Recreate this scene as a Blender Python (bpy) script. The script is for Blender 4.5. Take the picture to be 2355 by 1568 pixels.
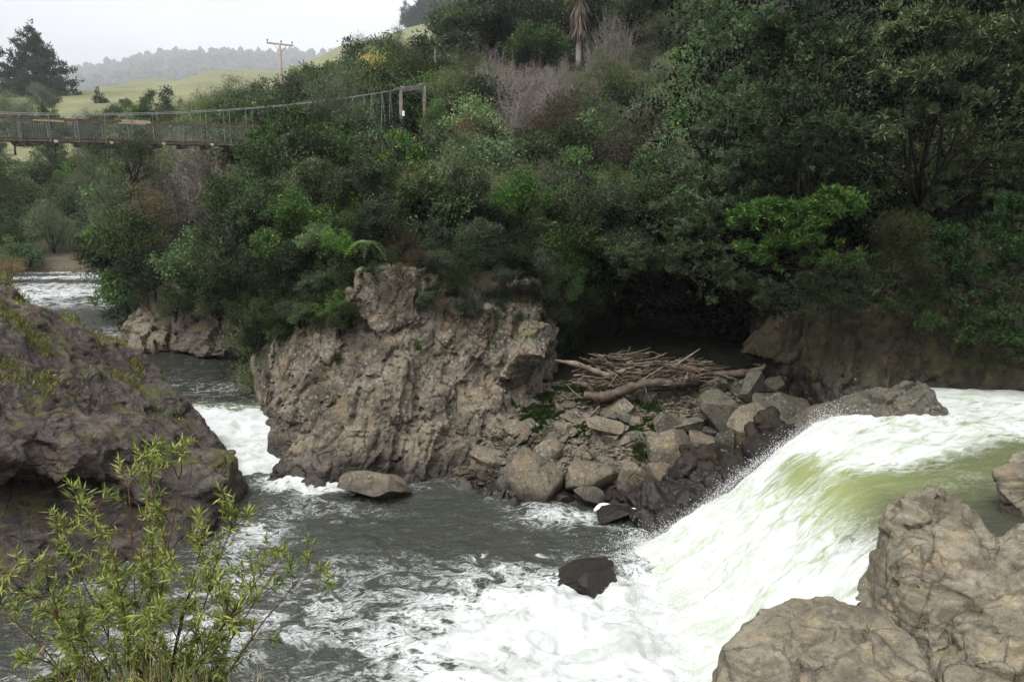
import bpy, bmesh, math
import numpy as np
from mathutils import Vector, Matrix

for o in list(bpy.data.objects):
    bpy.data.objects.remove(o)
scene = bpy.context.scene
COL = scene.collection

# ------------------------------------------------------------------ camera
PITCH = math.radians(11.0)
CAM = np.array([0.0, 0.0, 10.0])
FP, CX, CY = 1848.0, 1177.0, 784.0          # focal length and centre in photo units (2354 wide)
cam_data = bpy.data.cameras.new('camera')
cam_data.sensor_width = 36.0
cam_data.lens = 36.0 * FP / 2354.0
cam_data.clip_start = 0.1
cam_data.clip_end = 12000.0
cam = bpy.data.objects.new('camera', cam_data)
COL.objects.link(cam)
cam.location = CAM
cam.rotation_euler = (math.pi / 2 - PITCH, 0, 0)
scene.camera = cam

# ------------------------------------------------------------------ sky, sun, exposure
SUN_EL, SUN_AZ = math.radians(60), math.radians(215)   # azimuth clockwise from +Y
world = bpy.data.worlds.new('World')
scene.world = world
world.use_nodes = True
wn = world.node_tree
wn.nodes.clear()
w_out = wn.nodes.new('ShaderNodeOutputWorld')
w_bg = wn.nodes.new('ShaderNodeBackground')
w_sky = wn.nodes.new('ShaderNodeTexSky')
w_sky.sky_type = 'NISHITA'
w_sky.sun_disc = False
w_sky.sun_elevation = SUN_EL
w_sky.sun_rotation = SUN_AZ
w_sky.air_density = 1.0
w_sky.dust_density = 4.0
w_sky.ozone_density = 1.0
w_hs = wn.nodes.new('ShaderNodeHueSaturation')
w_hs.inputs['Saturation'].default_value = 0.12
w_tc = wn.nodes.new('ShaderNodeTexCoord')
w_map = wn.nodes.new('ShaderNodeMapping')
w_map.inputs['Scale'].default_value = (1.0, 1.0, 3.0)
w_no = wn.nodes.new('ShaderNodeTexNoise')
w_no.inputs['Scale'].default_value = 2.2
w_no.inputs['Detail'].default_value = 5.0
w_mr = wn.nodes.new('ShaderNodeMapRange')
w_mr.inputs['From Min'].default_value = 0.3
w_mr.inputs['From Max'].default_value = 0.7
w_mr.inputs['To Min'].default_value = 1.18
w_mr.inputs['To Max'].default_value = 1.68
w_mul = wn.nodes.new('ShaderNodeVectorMath')
w_mul.operation = 'SCALE'
wn.links.new(w_tc.outputs['Generated'], w_map.inputs['Vector'])
wn.links.new(w_map.outputs['Vector'], w_no.inputs['Vector'])
wn.links.new(w_no.outputs['Fac'], w_mr.inputs['Value'])
wn.links.new(w_sky.outputs['Color'], w_hs.inputs['Color'])
wn.links.new(w_hs.outputs['Color'], w_mul.inputs[0])
wn.links.new(w_mr.outputs['Result'], w_mul.inputs['Scale'])
wn.links.new(w_mul.outputs['Vector'], w_bg.inputs['Color'])
w_bg.inputs['Strength'].default_value = 0.15
wn.links.new(w_bg.outputs['Background'], w_out.inputs['Surface'])

sun_data = bpy.data.lights.new('sun', 'SUN')
sun_data.energy = 0.5
sun_data.angle = math.radians(25)
sun_data.color = (1.0, 0.97, 0.92)
sun = bpy.data.objects.new('sun', sun_data)
COL.objects.link(sun)
sd = Vector((math.sin(SUN_AZ) * math.cos(SUN_EL), math.cos(SUN_AZ) * math.cos(SUN_EL), math.sin(SUN_EL)))
sun.rotation_euler = sd.to_track_quat('Z', 'Y').to_euler()
sun.location = (0, 0, 60)

scene.view_settings.view_transform = 'Standard'
scene.view_settings.look = 'None'
scene.view_settings.gamma = 1.0
scene.view_settings.exposure = 0.8
scene.view_settings.use_curve_mapping = False
cy = scene.cycles
cy.use_denoising = True
cy.max_bounces = 3
cy.diffuse_bounces = 1
cy.glossy_bounces = 2
cy.transmission_bounces = 3
cy.transparent_max_bounces = 6
cy.volume_bounces = 0
cy.use_adaptive_sampling = True
cy.adaptive_threshold = 0.02
cy.sample_clamp_indirect = 4.0

# ------------------------------------------------------------------ maths helpers
sT, cT = math.sin(PITCH), math.cos(PITCH)
def ray(px, py):
    r = (px - CX) / FP
    u = (CY - py) / FP
    return np.array([r, cT + u * sT, -sT + u * cT])
def P(px, py, Y):
    """world point on the sight line of photo point (px,py) at ground distance Y"""
    d = ray(px, py)
    return CAM + d * (Y / d[1])
def PZ(px, py, z):
    d = ray(px, py)
    return CAM + d * ((z - CAM[2]) / d[2])
def proj(p):
    v = np.asarray(p, float) - CAM
    dep = v[..., 1] * cT - v[..., 2] * sT
    up = v[..., 1] * sT + v[..., 2] * cT
    return CX + FP * v[..., 0] / dep, CY - FP * up / dep

def smooth(a, b, x):
    t = np.clip((x - a) / (b - a), 0, 1)
    return t * t * (3 - 2 * t)

def _h(i, j, k, s):
    n = (i * 374761393 + j * 668265263 + k * 2147483647 + s * 1274126177) & 0xFFFFFFFF
    n = ((n ^ (n >> 13)) * 1274126177) & 0xFFFFFFFF
    n = ((n ^ (n >> 15)) * 2246822519) & 0xFFFFFFFF
    return ((n ^ (n >> 16)) & 0xFFFFFF) / float(0x1000000)

def vnoise(p, s=0):
    """smooth value noise in -1..1"""
    p = np.asarray(p, float)
    f = np.floor(p)
    i = f.astype(np.int64)
    t = p - f
    t = t * t * t * (t * (t * 6 - 15) + 10)
    x, y, z = i[:, 0], i[:, 1], i[:, 2]
    def L(a, b, w): return a + (b - a) * w
    c = [_h(x + a, y + b, z + d, s) for a in (0, 1) for b in (0, 1) for d in (0, 1)]
    x0 = L(L(c[0], c[1], t[:, 2]), L(c[2], c[3], t[:, 2]), t[:, 1])
    x1 = L(L(c[4], c[5], t[:, 2]), L(c[6], c[7], t[:, 2]), t[:, 1])
    return L(x0, x1, t[:, 0]) * 2 - 1

def fbm(p, octv=4, s=0, gain=0.5, lac=2.03):
    p = np.asarray(p, float)
    v = np.zeros(len(p)); a = 1.0; tot = 0
    for k in range(octv):
        v += a * vnoise(p, s + k * 17)
        tot += a
        a *= gain
        p = p * lac + 13.7
    return v / tot * 1.6

def ridged(p, octv=4, s=0, gain=0.5):
    p = np.asarray(p, float)
    v = np.zeros(len(p)); a = 1.0; tot = 0
    for k in range(octv):
        v += a * (1 - np.abs(vnoise(p, s + k * 31)) * 2)
        tot += a
        a *= gain
        p = p * 2.1 + 7.3
    return v / tot

def worley(p, s=0, off=False):
    p = np.asarray(p, float)
    f = np.floor(p).astype(np.int64)
    F1 = np.full(len(p), 9.0); F2 = np.full(len(p), 9.0); I = np.zeros(len(p)); O = np.zeros((len(p), 3))
    for a in (-1, 0, 1):
        for b in (-1, 0, 1):
            for c in (-1, 0, 1):
                x, y, z = f[:, 0] + a, f[:, 1] + b, f[:, 2] + c
                q0 = x + _h(x, y, z, s); q1 = y + _h(x, y, z, s + 1); q2 = z + _h(x, y, z, s + 2)
                d = np.sqrt((q0 - p[:, 0]) ** 2 + (q1 - p[:, 1]) ** 2 + (q2 - p[:, 2]) ** 2)
                idv = _h(x, y, z, s + 3)
                near = d < F1
                F2 = np.where(near, F1, np.minimum(F2, d))
                I = np.where(near, idv, I)
                O[near] = np.stack([p[:, 0] - q0, p[:, 1] - q1, p[:, 2] - q2], 1)[near]
                F1 = np.where(near, d, F1)
    return (F1, F2, I, O) if off else (F1, F2, I)

# ------------------------------------------------------------------ mesh helpers
def mk_mesh(name, V, faces, smooth_shade=True, mat=None):
    V = np.asarray(V, np.float32)
    if not isinstance(faces, (list, tuple)):
        faces = [faces]
    faces = [np.asarray(f, np.int32) for f in faces if len(f)]
    me = bpy.data.meshes.new(name)
    me.vertices.add(len(V))
    me.vertices.foreach_set('co', V.ravel())
    loops = np.concatenate([f.ravel() for f in faces])
    sizes = np.concatenate([np.full(len(f), f.shape[1], np.int32) for f in faces])
    starts = np.concatenate([[0], np.cumsum(sizes)[:-1]]).astype(np.int32)
    me.loops.add(len(loops))
    me.loops.foreach_set('vertex_index', loops)
    me.polygons.add(len(sizes))
    me.polygons.foreach_set('loop_start', starts)
    me.update(calc_edges=True)
    me.polygons.foreach_set('use_smooth', np.full(len(sizes), smooth_shade, bool))
    if mat: me.materials.append(mat)
    me.update()
    return me

def attr(me, name, vals):
    a = me.attributes.new(name, 'FLOAT', 'POINT')
    a.data.foreach_set('value', np.asarray(vals, np.float32))

def link(name, me, parent=None, loc=None, rot=None, scale=None):
    o = bpy.data.objects.new(name, me)
    COL.objects.link(o)
    if parent is not None: o.parent = parent
    if loc is not None: o.location = loc
    if rot is not None: o.rotation_euler = rot
    if scale is not None: o.scale = scale
    return o

def tag(o, label=None, cat=None, group=None, kind=None):
    if label: o['label'] = label
    if cat: o['category'] = cat
    if group: o['group'] = group
    if kind: o['kind'] = kind
    return o

def empty(name, loc=(0, 0, 0), rz=0, scale=1.0):
    o = bpy.data.objects.new(name, None)
    COL.objects.link(o)
    o.empty_display_size = 0.3
    o.location = loc
    o.rotation_euler = (0, 0, rz)
    o.scale = (scale,) * 3 if np.isscalar(scale) else scale
    return o

class MB:
    """collects shapes into one mesh"""
    def __init__(self):
        self.V, self.Q, self.T, self.n = [], [], [], 0
    def add(self, V, Q=None, T=None):
        V = np.asarray(V, float)
        if Q is not None and len(Q): self.Q.append(np.asarray(Q) + self.n)
        if T is not None and len(T): self.T.append(np.asarray(T) + self.n)
        self.V.append(V); self.n += len(V)
    def box(self, c, size, R=None):
        s = np.array([[x, y, z] for x in (-.5, .5) for y in (-.5, .5) for z in (-.5, .5)]) * np.asarray(size, float)
        if R is not None: s = s @ np.asarray(R).T
        self.add(s + np.asarray(c, float), [[0, 1, 3, 2], [4, 6, 7, 5], [0, 4, 5, 1], [2, 3, 7, 6], [0, 2, 6, 4], [1, 5, 7, 3]])
    def bar(self, a, b, w, h):
        """box from a to b, w wide (horizontal), h high"""
        a = np.asarray(a, float); b = np.asarray(b, float)
        d = b - a; L = np.linalg.norm(d); d = d / L
        side = np.cross(d, [0, 0, 1.0])
        if np.linalg.norm(side) < 1e-4: side = np.array([1.0, 0, 0])
        side /= np.linalg.norm(side)
        up = np.cross(side, d)
        self.box((a + b) / 2, (L, w, h), np.stack([d, side, up], 1))
    def tube(self, pts, rad, seg=6, cap=True):
        pts = np.asarray(pts, float); n = len(pts)
        rad = np.broadcast_to(np.asarray(rad, float), (n,))
        tan = np.gradient(pts, axis=0)
        tan /= np.linalg.norm(tan, axis=1, keepdims=True) + 1e-9
        ref = np.array([0.31, 0.22, 0.92]) if abs(tan[0][2]) < 0.8 else np.array([0.92, 0.31, 0.2])
        s = np.cross(tan, ref); s /= np.linalg.norm(s, axis=1, keepdims=True) + 1e-9
        t = np.cross(tan, s)
        ang = np.arange(seg) * 2 * math.pi / seg
        V = pts[:, None] + (s[:, None] * np.cos(ang)[None, :, None] + t[:, None] * np.sin(ang)[None, :, None]) * rad[:, None, None]
        V = V.reshape(-1, 3)
        i = np.arange(n - 1)[:, None] * seg; j = np.arange(seg)[None]; k = (j + 1) % seg
        Q = np.stack([i + j, i + k, i + seg + k, i + seg + j], -1).reshape(-1, 4)
        T = []
        if cap:
            T = [[0, a + 1, a] for a in range(1, seg - 1)] + [[(n - 1) * seg, (n - 1) * seg + a, (n - 1) * seg + a + 1] for a in range(1, seg - 1)]
        self.add(V, Q, T)
    def mesh(self, name, mat, smooth_shade=False):
        V = np.concatenate(self.V)
        fs = []
        if self.Q: fs.append(np.concatenate(self.Q))
        if self.T: fs.append(np.concatenate(self.T))
        return mk_mesh(name, V, fs, smooth_shade, mat)

def grid_faces(nu, nv):
    i = np.arange(nu - 1)[:, None] * nv; j = np.arange(nv - 1)[None]
    return np.stack([i + j, i + nv + j, i + nv + j + 1, i + j + 1], -1).reshape(-1, 4)

def grid_xy(x0, x1, nx, y0, y1, ny):
    X, Y = np.meshgrid(np.linspace(x0, x1, nx), np.linspace(y0, y1, ny), indexing='ij')
    return X.ravel(), Y.ravel(), grid_faces(nx, ny)

# ------------------------------------------------------------------ node helpers
def newmat(name):
    m = bpy.data.materials.new(name)
    m.use_nodes = True
    nt = m.node_tree
    nt.nodes.clear()
    out = nt.nodes.new('ShaderNodeOutputMaterial')
    return m, nt, out
class NT:
    def __init__(self, nt): self.nt = nt
    def n(self, typ, props=None, **inp):
        nd = self.nt.nodes.new(typ)
        for k, v in (props or {}).items(): setattr(nd, k, v)
        for k, v in inp.items():
            key = k.replace('_', ' ')
            s = nd.inputs[int(k[1:])] if k[0] == 'i' and k[1:].isdigit() else nd.inputs[key]
            if hasattr(v, 'is_output') or isinstance(v, bpy.types.NodeSocket): self.nt.links.new(v, s)
            else: s.default_value = v
        return nd
    def noise(self, vec, scale, detail=4, rough=0.55, dist=0.0):
        return self.n('ShaderNodeTexNoise', Vector=vec, Scale=scale, Detail=detail, Roughness=rough, Distortion=dist).outputs['Fac']
    def ramp(self, v, a, b, lo=0.0, hi=1.0):
        return self.n('ShaderNodeMapRange', {'interpolation_type': 'SMOOTHSTEP'}, Value=v, From_Min=a, From_Max=b, To_Min=lo, To_Max=hi).outputs['Result']
    def mix(self, f, a, b, mode='MIX'):
        nd = self.nt.nodes.new('ShaderNodeMix')
        nd.data_type = 'RGBA'; nd.blend_type = mode
        for i, v in ((0, f), (6, a), (7, b)):
            s = nd.inputs[i]
            if isinstance(v, bpy.types.NodeSocket): self.nt.links.new(v, s)
            else: s.default_value = (*v, 1) if isinstance(v, tuple) and len(v) == 3 else v
        return nd.outputs[2]
    def math(self, op, a, b=0.0, clamp=False):
        nd = self.nt.nodes.new('ShaderNodeMath')
        nd.operation = op; nd.use_clamp = clamp
        for i, v in ((0, a), (1, b)):
            if isinstance(v, bpy.types.NodeSocket): self.nt.links.new(v, nd.inputs[i])
            else: nd.inputs[i].default_value = v
        return nd.outputs[0]

def rock_mat(name, c1, c2, lich, wet_z=None, moss=0.0, lichen=0.5, bump=1.0, streak=None, wet_h=0.35, mossc=(0.05, 0.085, 0.015), crack=0.25, grain=None, fine=1.0):
    c1, c2, lich = (tuple(c * 0.60 for c in k) for k in (c1, c2, lich))      # rain-wet stone
    m, nt, out = newmat(name)
    T = NT(nt)
    geo = T.n('ShaderNodeNewGeometry')
    pos = geo.outputs['Position']
    n1 = T.noise(pos, 0.7, 4, 0.65)
    n2 = T.noise(pos, 4.5, 4, 0.7)
    n3 = T.noise(pos, 26.0, 2, 0.7)
    col = T.mix(T.ramp(n1, 0.35, 0.65), c1, c2)
    dark = tuple(c * 0.42 for c in c1)
    col = T.mix(T.ramp(n2, 0.50, 0.66, 0, 0.3 + 0.5 * fine), col, dark)
    warm = (c2[0] * 1.25, c2[1] * 1.1, c2[2] * 0.9)
    col = T.mix(T.ramp(T.noise(pos, 1.6, 3, 0.6), 0.5, 0.7, 0, 0.7), col, warm)
    # lichen speckle
    vor = T.n('ShaderNodeTexVoronoi', Vector=pos, Scale=6.5, Randomness=1.0).outputs['Distance']
    lm = T.math('MULTIPLY', T.ramp(T.math('ADD', vor, T.math('MULTIPLY', T.math('SUBTRACT', n3, 0.5), 0.9)), 0.40, 0.26), T.ramp(T.noise(pos, 1.1, 4, 0.6), 0.42, 0.58))
    col = T.mix(T.math('MULTIPLY', lm, lichen), col, lich)
    # fine grain
    col = T.mix(1.0, col, T.mix(T.ramp(n3, 0.3, 0.75), (1 - .4 * fine,) * 3, (1 + .3 * fine, 1 + .28 * fine, 1 + .22 * fine)), 'MULTIPLY')
    if grain:
        gv = T.n('ShaderNodeMapping', Vector=pos, Rotation=grain, Scale=(1.0, 1.0, 7.0)).outputs['Vector']
        gn = T.noise(gv, 0.55, 4, 0.6, 1.8)
        col = T.mix(1.0, col, T.mix(T.ramp(gn, 0.34, 0.66), (0.62, 0.60, 0.58), (1.32, 1.32, 1.28)), 'MULTIPLY')
    cwv = T.mix(0.22, pos, T.n('ShaderNodeTexNoise', Vector=pos, Scale=1.7, Detail=4.0).outputs['Color'])
    ck = T.n('ShaderNodeTexVoronoi', {'feature': 'DISTANCE_TO_EDGE'}, Vector=T.n('ShaderNodeMapping', Vector=cwv, Rotation=(0, 0.3, 0), Scale=(1.5, 1.5, 0.75)).outputs['Vector'], Scale=1.0).outputs['Distance']
    ckm = T.math('MULTIPLY', T.ramp(ck, 0.028, 0.004), T.ramp(T.noise(pos, 0.9, 3, 0.6), 0.42, 0.55))
    col = T.mix(T.math('MULTIPLY', ckm, crack), col, (0.012, 0.01, 0.008))
    if streak:
        sep0 = T.n('ShaderNodeMapping', Vector=pos, Scale=(2.2, 2.2, 0.25)).outputs['Vector']
        col = T.mix(T.ramp(T.noise(sep0, 1.0, 5, 0.6), 0.5, 0.68, 0, 0.8), col, streak)
    sep = T.n('ShaderNodeSeparateXYZ', Vector=pos)
    nz = T.n('ShaderNodeSeparateXYZ', Vector=geo.outputs['Normal']).outputs['Z']
    if moss > 0:
        mm = T.math('MULTIPLY', T.ramp(T.math('ADD', nz, T.math('MULTIPLY', T.math('SUBTRACT', n2, 0.5), 1.0)), 0.25, 0.7), T.ramp(T.noise(pos, 0.8, 5, 0.65), 0.62 - moss * 0.3, 0.72 - moss * 0.25))
        col = T.mix(T.math('MULTIPLY', mm, min(1.0, 0.5 + moss)), col, mossc)
    rough = 0.75
    if wet_z is not None:
        w = T.ramp(T.math('ADD', sep.outputs['Z'], T.math('MULTIPLY', T.math('SUBTRACT', n1, 0.5), 1.2)), wet_z + wet_h, wet_z)
        col = T.mix(T.math('MULTIPLY', w, 0.8), col, (0.022, 0.018, 0.016))
        rough = T.ramp(w, 0, 1, 0.75, 0.3)
    h = T.math('ADD', T.math('MULTIPLY', n2, 0.6), T.math('MULTIPLY', n3, 0.35))
    h = T.math('SUBTRACT', h, T.math('MULTIPLY', ckm, 0.5))
    if grain: h = T.math('ADD', h, T.math('MULTIPLY', gn, 0.7))
    bp = T.n('ShaderNodeBump', Strength=0.75, Distance=0.09 * bump, Height=h)
    b = T.n('ShaderNodeBsdfPrincipled', Base_Color=col, Roughness=rough, Normal=bp.outputs['Normal'])
    b.inputs['Specular IOR Level'].default_value = 0.25
    nt.links.new(b.outputs[0], out.inputs[0])
    return m

def leaf_mat(name, a, b, c=None, trans=0.2, rough=0.45, cfrac=0.06, hue=0.018, spec=0.10):
    """a dark, b light green; c odd leaves"""
    m, nt, out = newmat(name)
    T = NT(nt)
    geo = T.n('ShaderNodeNewGeometry')
    rnd = geo.outputs['Random Per Island']
    oi = T.n('ShaderNodeObjectInfo').outputs['Random']
    clump = T.noise(geo.outputs['Position'], 0.9, 3, 0.6)
    f = T.math('ADD', T.math('MULTIPLY', rnd, 0.6), T.math('MULTIPLY', T.math('SUBTRACT', clump, 0.3), 0.9), True)
    col = T.mix(f, a, b)
    if c:
        r2 = T.math('FRACT', T.math('MULTIPLY', rnd, 37.7))
        col = T.mix(T.math('LESS_THAN', r2, cfrac), col, c)
    hs = T.n('ShaderNodeHueSaturation', Color=col, Hue=T.ramp(oi, 0, 1, 0.5 - hue, 0.5 + hue), Saturation=T.ramp(T.math('FRACT', T.math('MULTIPLY', oi, 7.3)), 0, 1, 0.75, 1.1), Value=T.ramp(T.math('FRACT', T.math('MULTIPLY', oi, 13.1)), 0, 1, 0.55, 1.5))
    p = T.n('ShaderNodeBsdfPrincipled', Base_Color=hs.outputs['Color'], Roughness=rough)
    p.inputs['Specular IOR Level'].default_value = spec
    tr = T.n('ShaderNodeBsdfTranslucent', Color=hs.outputs['Color'])
    mx = T.n('ShaderNodeMixShader', i0=trans, i1=p.outputs[0], i2=tr.outputs[0])
    nt.links.new(mx.outputs[0], out.inputs[0])
    return m

def plain_mat(name, a, b, scale=3.0, rough=0.8, bump=0.3, stretch=(1, 1, 1), dist=0.03, coord='Position', metallic=0.0):
    m, nt, out = newmat(name)
    T = NT(nt)
    if coord == 'Position': pos = T.n('ShaderNodeNewGeometry').outputs['Position']
    else: pos = T.n('ShaderNodeTexCoord').outputs['Object']
    mp = T.n('ShaderNodeMapping', Vector=pos, Scale=stretch).outputs['Vector']
    n1 = T.noise(mp, scale, 4, 0.65)
    n2 = T.noise(mp, scale * 7, 2, 0.6)
    col = T.mix(T.ramp(T.math('ADD', T.math('MULTIPLY', n1, 0.7), T.math('MULTIPLY', n2, 0.3)), 0.35, 0.65), a, b)
    bp = T.n('ShaderNodeBump', Strength=bump, Distance=dist, Height=T.math('ADD', n1, T.math('MULTIPLY', n2, 0.4)))
    p = T.n('ShaderNodeBsdfPrincipled', Base_Color=col, Roughness=rough, Metallic=metallic, Normal=bp.outputs['Normal'])
    p.inputs['Specular IOR Level'].default_value = 0.12
    nt.links.new(p.outputs[0], out.inputs[0])
    return m

def water_mat(name, deep, green, foamc=(0.56, 0.58, 0.575), uv=False):
    m, nt, out = newmat(name)
    T = NT(nt)
    pos = T.n('ShaderNodeNewGeometry').outputs['Position']
    if uv:
        cu = T.n('ShaderNodeAttribute', {'attribute_name': 'fu'}).outputs['Fac']
        cv = T.n('ShaderNodeAttribute', {'attribute_name': 'fv'}).outputs['Fac']
        vec = T.n('ShaderNodeCombineXYZ', X=T.math('MULTIPLY', cu, 0.45), Y=T.math('MULTIPLY', cv, 1.5), Z=0.0).outputs['Vector']
    else:
        vec = T.n('ShaderNodeMapping', Vector=pos, Scale=(0.6, 0.85, 0.6)).outputs['Vector']
    foam = T.n('ShaderNodeAttribute', {'attribute_name': 'foam'}).outputs['Fac']
    grn = T.n('ShaderNodeAttribute', {'attribute_name': 'green'}).outputs['Fac']
    nA = T.noise(vec, 1.1, 4, 0.62, 1.4)
    nB = T.noise(vec, 4.5, 3, 0.65, 1.0)
    nC = T.noise(vec, 18.0, 2, 0.6)
    lace = T.math('SUBTRACT', 1.0, T.math('MULTIPLY', T.math('ABSOLUTE', T.math('SUBTRACT', nB, 0.5)), 13.0))
    lace2 = T.math('SUBTRACT', 1.0, T.math('MULTIPLY', T.math('ABSOLUTE', T.math('SUBTRACT', nA, 0.5)), 11.0))
    lc = T.math('MAXIMUM', lace, lace2)
    nn = T.math('ADD', T.math('MULTIPLY', T.math('SUBTRACT', nA, 0.5), 1.1), T.math('MULTIPLY', T.math('SUBTRACT', nB, 0.5), 0.9))
    nn = T.math('ADD', nn, T.math('MULTIPLY', T.math('SUBTRACT', nC, 0.5), 0.32))
    nn = T.math('ADD', nn, T.math('MULTIPLY', T.math('MAXIMUM', lc, 0.0), 0.36))
    if uv: nn = T.math('MULTIPLY', nn, 0.72)
    f = T.ramp(T.math('ADD', foam, nn), 0.18 if uv else 0.42, 1.05 if uv else 1.02)
    base = T.mix(T.math('MULTIPLY', grn, 1.0), deep, green)
    foam2 = T.mix(T.ramp(T.math('ADD', T.math('MULTIPLY', nA, 0.6), T.math('MULTIPLY', nB, 0.4)), 0.40, 0.58), (foamc[0] * 0.74, foamc[1] * 0.78, foamc[2] * 0.66) if uv else (foamc[0] * 0.68, foamc[1] * 0.7, foamc[2] * 0.66), foamc)
    bp = T.n('ShaderNodeBump', Strength=0.35 if uv else 0.8, Distance=0.07 if uv else 0.14, Height=T.math('ADD', T.math('MULTIPLY', nB, 0.8), T.math('MULTIPLY', nC, 0.5)))
    wv = T.n('ShaderNodeBsdfPrincipled', Base_Color=base, Roughness=0.12, IOR=1.33, Normal=bp.outputs['Normal'])
    fo = T.n('ShaderNodeBsdfPrincipled', Base_Color=foam2, Roughness=0.8)
    fo.inputs['Specular IOR Level'].default_value = 0.1
    mx = T.n('ShaderNodeMixShader', i0=f, i1=wv.outputs[0], i2=fo.outputs[0])
    nt.links.new(mx.outputs[0], out.inputs[0])
    return m

# ------------------------------------------------------------------ materials
M = {}
M['cliff'] = rock_mat('cliff_rock', (0.13, 0.112, 0.086), (0.35, 0.305, 0.24), (0.54, 0.52, 0.46), wet_z=0.35, moss=0.16, lichen=0.55, bump=1.3, wet_h=0.9, crack=0.4)
M['left'] = rock_mat('dark_outcrop_rock', (0.105, 0.09, 0.085), (0.16, 0.13, 0.115), (0.34, 0.30, 0.24), wet_z=0.0, moss=0.28, lichen=0.25, streak=(0.05, 0.04, 0.035), wet_h=0.7, grain=(0.2, 0.9, 0.2), crack=0.2, mossc=(0.075, 0.085, 0.015))
M['fore'] = rock_mat('foreground_rock', (0.215, 0.192, 0.142), (0.285, 0.26, 0.20), (0.46, 0.44, 0.38), wet_z=0.9, moss=0.0, lichen=0.3, bump=0.85, wet_h=1.0, crack=0.3, grain=(0.5, 0.7, 0.3), fine=0.6)
M['boulder'] = rock_mat('boulder_rock', (0.19, 0.165, 0.125), (0.28, 0.24, 0.18), (0.45, 0.43, 0.37), wet_z=0.15, moss=0.08, lichen=0.6, bump=0.8, wet_h=0.6)
M['boulder_grey'] = rock_mat('grey_boulder_rock', (0.13, 0.125, 0.10), (0.20, 0.185, 0.145), (0.42, 0.41, 0.36), wet_z=0.15, moss=0.15, lichen=0.6, bump=0.8, wet_h=0.6)
M['wet'] = rock_mat('wet_rock', (0.022, 0.018, 0.014), (0.05, 0.04, 0.028), (0.16, 0.14, 0.11), wet_z=1.2, moss=0.0, lichen=0.15, bump=1.0)
M['rightcliff'] = rock_mat('right_cliff_rock', (0.05, 0.045, 0.028), (0.105, 0.085, 0.052), (0.17, 0.16, 0.12), wet_z=3.0, moss=0.3, lichen=0.3, streak=(0.07, 0.07, 0.03), bump=0.8, wet_h=0.7)
M['scree'] = rock_mat('scree_ground', (0.05, 0.042, 0.03), (0.11, 0.09, 0.065), (0.34, 0.31, 0.26), wet_z=0.1, moss=0.3, lichen=0.6, bump=2.0, mossc=(0.04, 0.075, 0.012))
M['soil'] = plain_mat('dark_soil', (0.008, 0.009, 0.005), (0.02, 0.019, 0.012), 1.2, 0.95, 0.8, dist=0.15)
M['bankearth'] = plain_mat('bank_earth', (0.05, 0.045, 0.03), (0.10, 0.085, 0.06), 0.5, 0.95, 0.6, dist=0.3)
M['pasture'] = plain_mat('pasture', (0.115, 0.125, 0.06), (0.19, 0.19, 0.10), 0.03, 0.95, 0.2, dist=0.5)
M['forest_floor'] = plain_mat('forest_floor', (0.03, 0.04, 0.02), (0.055, 0.065, 0.03), 0.03, 0.95, 0.3, dist=1.0)
M['bed'] = plain_mat('river_bed', (0.03, 0.028, 0.02), (0.06, 0.05, 0.04), 0.5, 0.9, 0.4)
M['pool'] = water_mat('pool_water', (0.038, 0.042, 0.034), (0.05, 0.055, 0.035))
M['river'] = water_mat('river_water', (0.022, 0.024, 0.018), (0.16, 0.18, 0.09))
M['falls'] = water_mat('falling_water', (0.05, 0.054, 0.038), (0.21, 0.24, 0.10), foamc=(0.54, 0.56, 0.55), uv=True)
M['drop'] = plain_mat('spray_drops', (0.85, 0.87, 0.87), (0.9, 0.9, 0.9), 5, 0.5, 0.0)
M['bark'] = plain_mat('bark', (0.018, 0.015, 0.011), (0.05, 0.042, 0.032), 3, 0.9, 0.6, (3, 3, 0.6))
M['greybark'] = plain_mat('grey_twigs', (0.13, 0.115, 0.10), (0.24, 0.21, 0.185), 3, 0.9, 0.3)
M['drift'] = plain_mat('driftwood', (0.045, 0.034, 0.026), (0.13, 0.10, 0.075), 4, 0.85, 0.5, (1, 1, 1))
M['driftpale'] = plain_mat('pale_driftwood', (0.09, 0.07, 0.052), (0.24, 0.195, 0.145), 4, 0.85, 0.4)
M['timber'] = plain_mat('weathered_timber', (0.07, 0.055, 0.04), (0.15, 0.12, 0.09), 2, 0.9, 0.3)
M['timber2'] = plain_mat('grey_weathered_timber', (0.10, 0.09, 0.075), (0.20, 0.18, 0.15), 2, 0.9, 0.3)
M['paletimber'] = plain_mat('pale_timber', (0.28, 0.23, 0.17), (0.40, 0.34, 0.26), 2, 0.9, 0.2)
M['wire'] = plain_mat('galvanised_wire', (0.22, 0.22, 0.22), (0.34, 0.34, 0.34), 2, 0.5, 0.0, metallic=0.5)
M['white'] = plain_mat('white_paint', (0.72, 0.72, 0.72), (0.8, 0.8, 0.8), 2, 0.6, 0.0)
M['pole'] = plain_mat('pole_wood', (0.22, 0.19, 0.16), (0.33, 0.29, 0.25), 2, 0.85, 0.3)
M['dark'] = plain_mat('dark_iron', (0.03, 0.03, 0.03), (0.06, 0.055, 0.05), 3, 0.6, 0.1)
M['l_broad'] = leaf_mat('broad_leaves', (0.017, 0.038, 0.012), (0.092, 0.155, 0.046), (0.22, 0.22, 0.05), cfrac=0.03)
M['l_dark'] = leaf_mat('dark_leaves', (0.011, 0.022, 0.009), (0.06, 0.094, 0.037), (0.12, 0.075, 0.035), cfrac=0.05)
M['l_fine'] = leaf_mat('feathery_leaves', (0.036, 0.055, 0.022), (0.13, 0.17, 0.068), (0.17, 0.12, 0.06), cfrac=0.08)
M['l_brown'] = leaf_mat('brownish_leaves', (0.04, 0.04, 0.022), (0.11, 0.10, 0.055), (0.16, 0.10, 0.05), cfrac=0.15)
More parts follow.
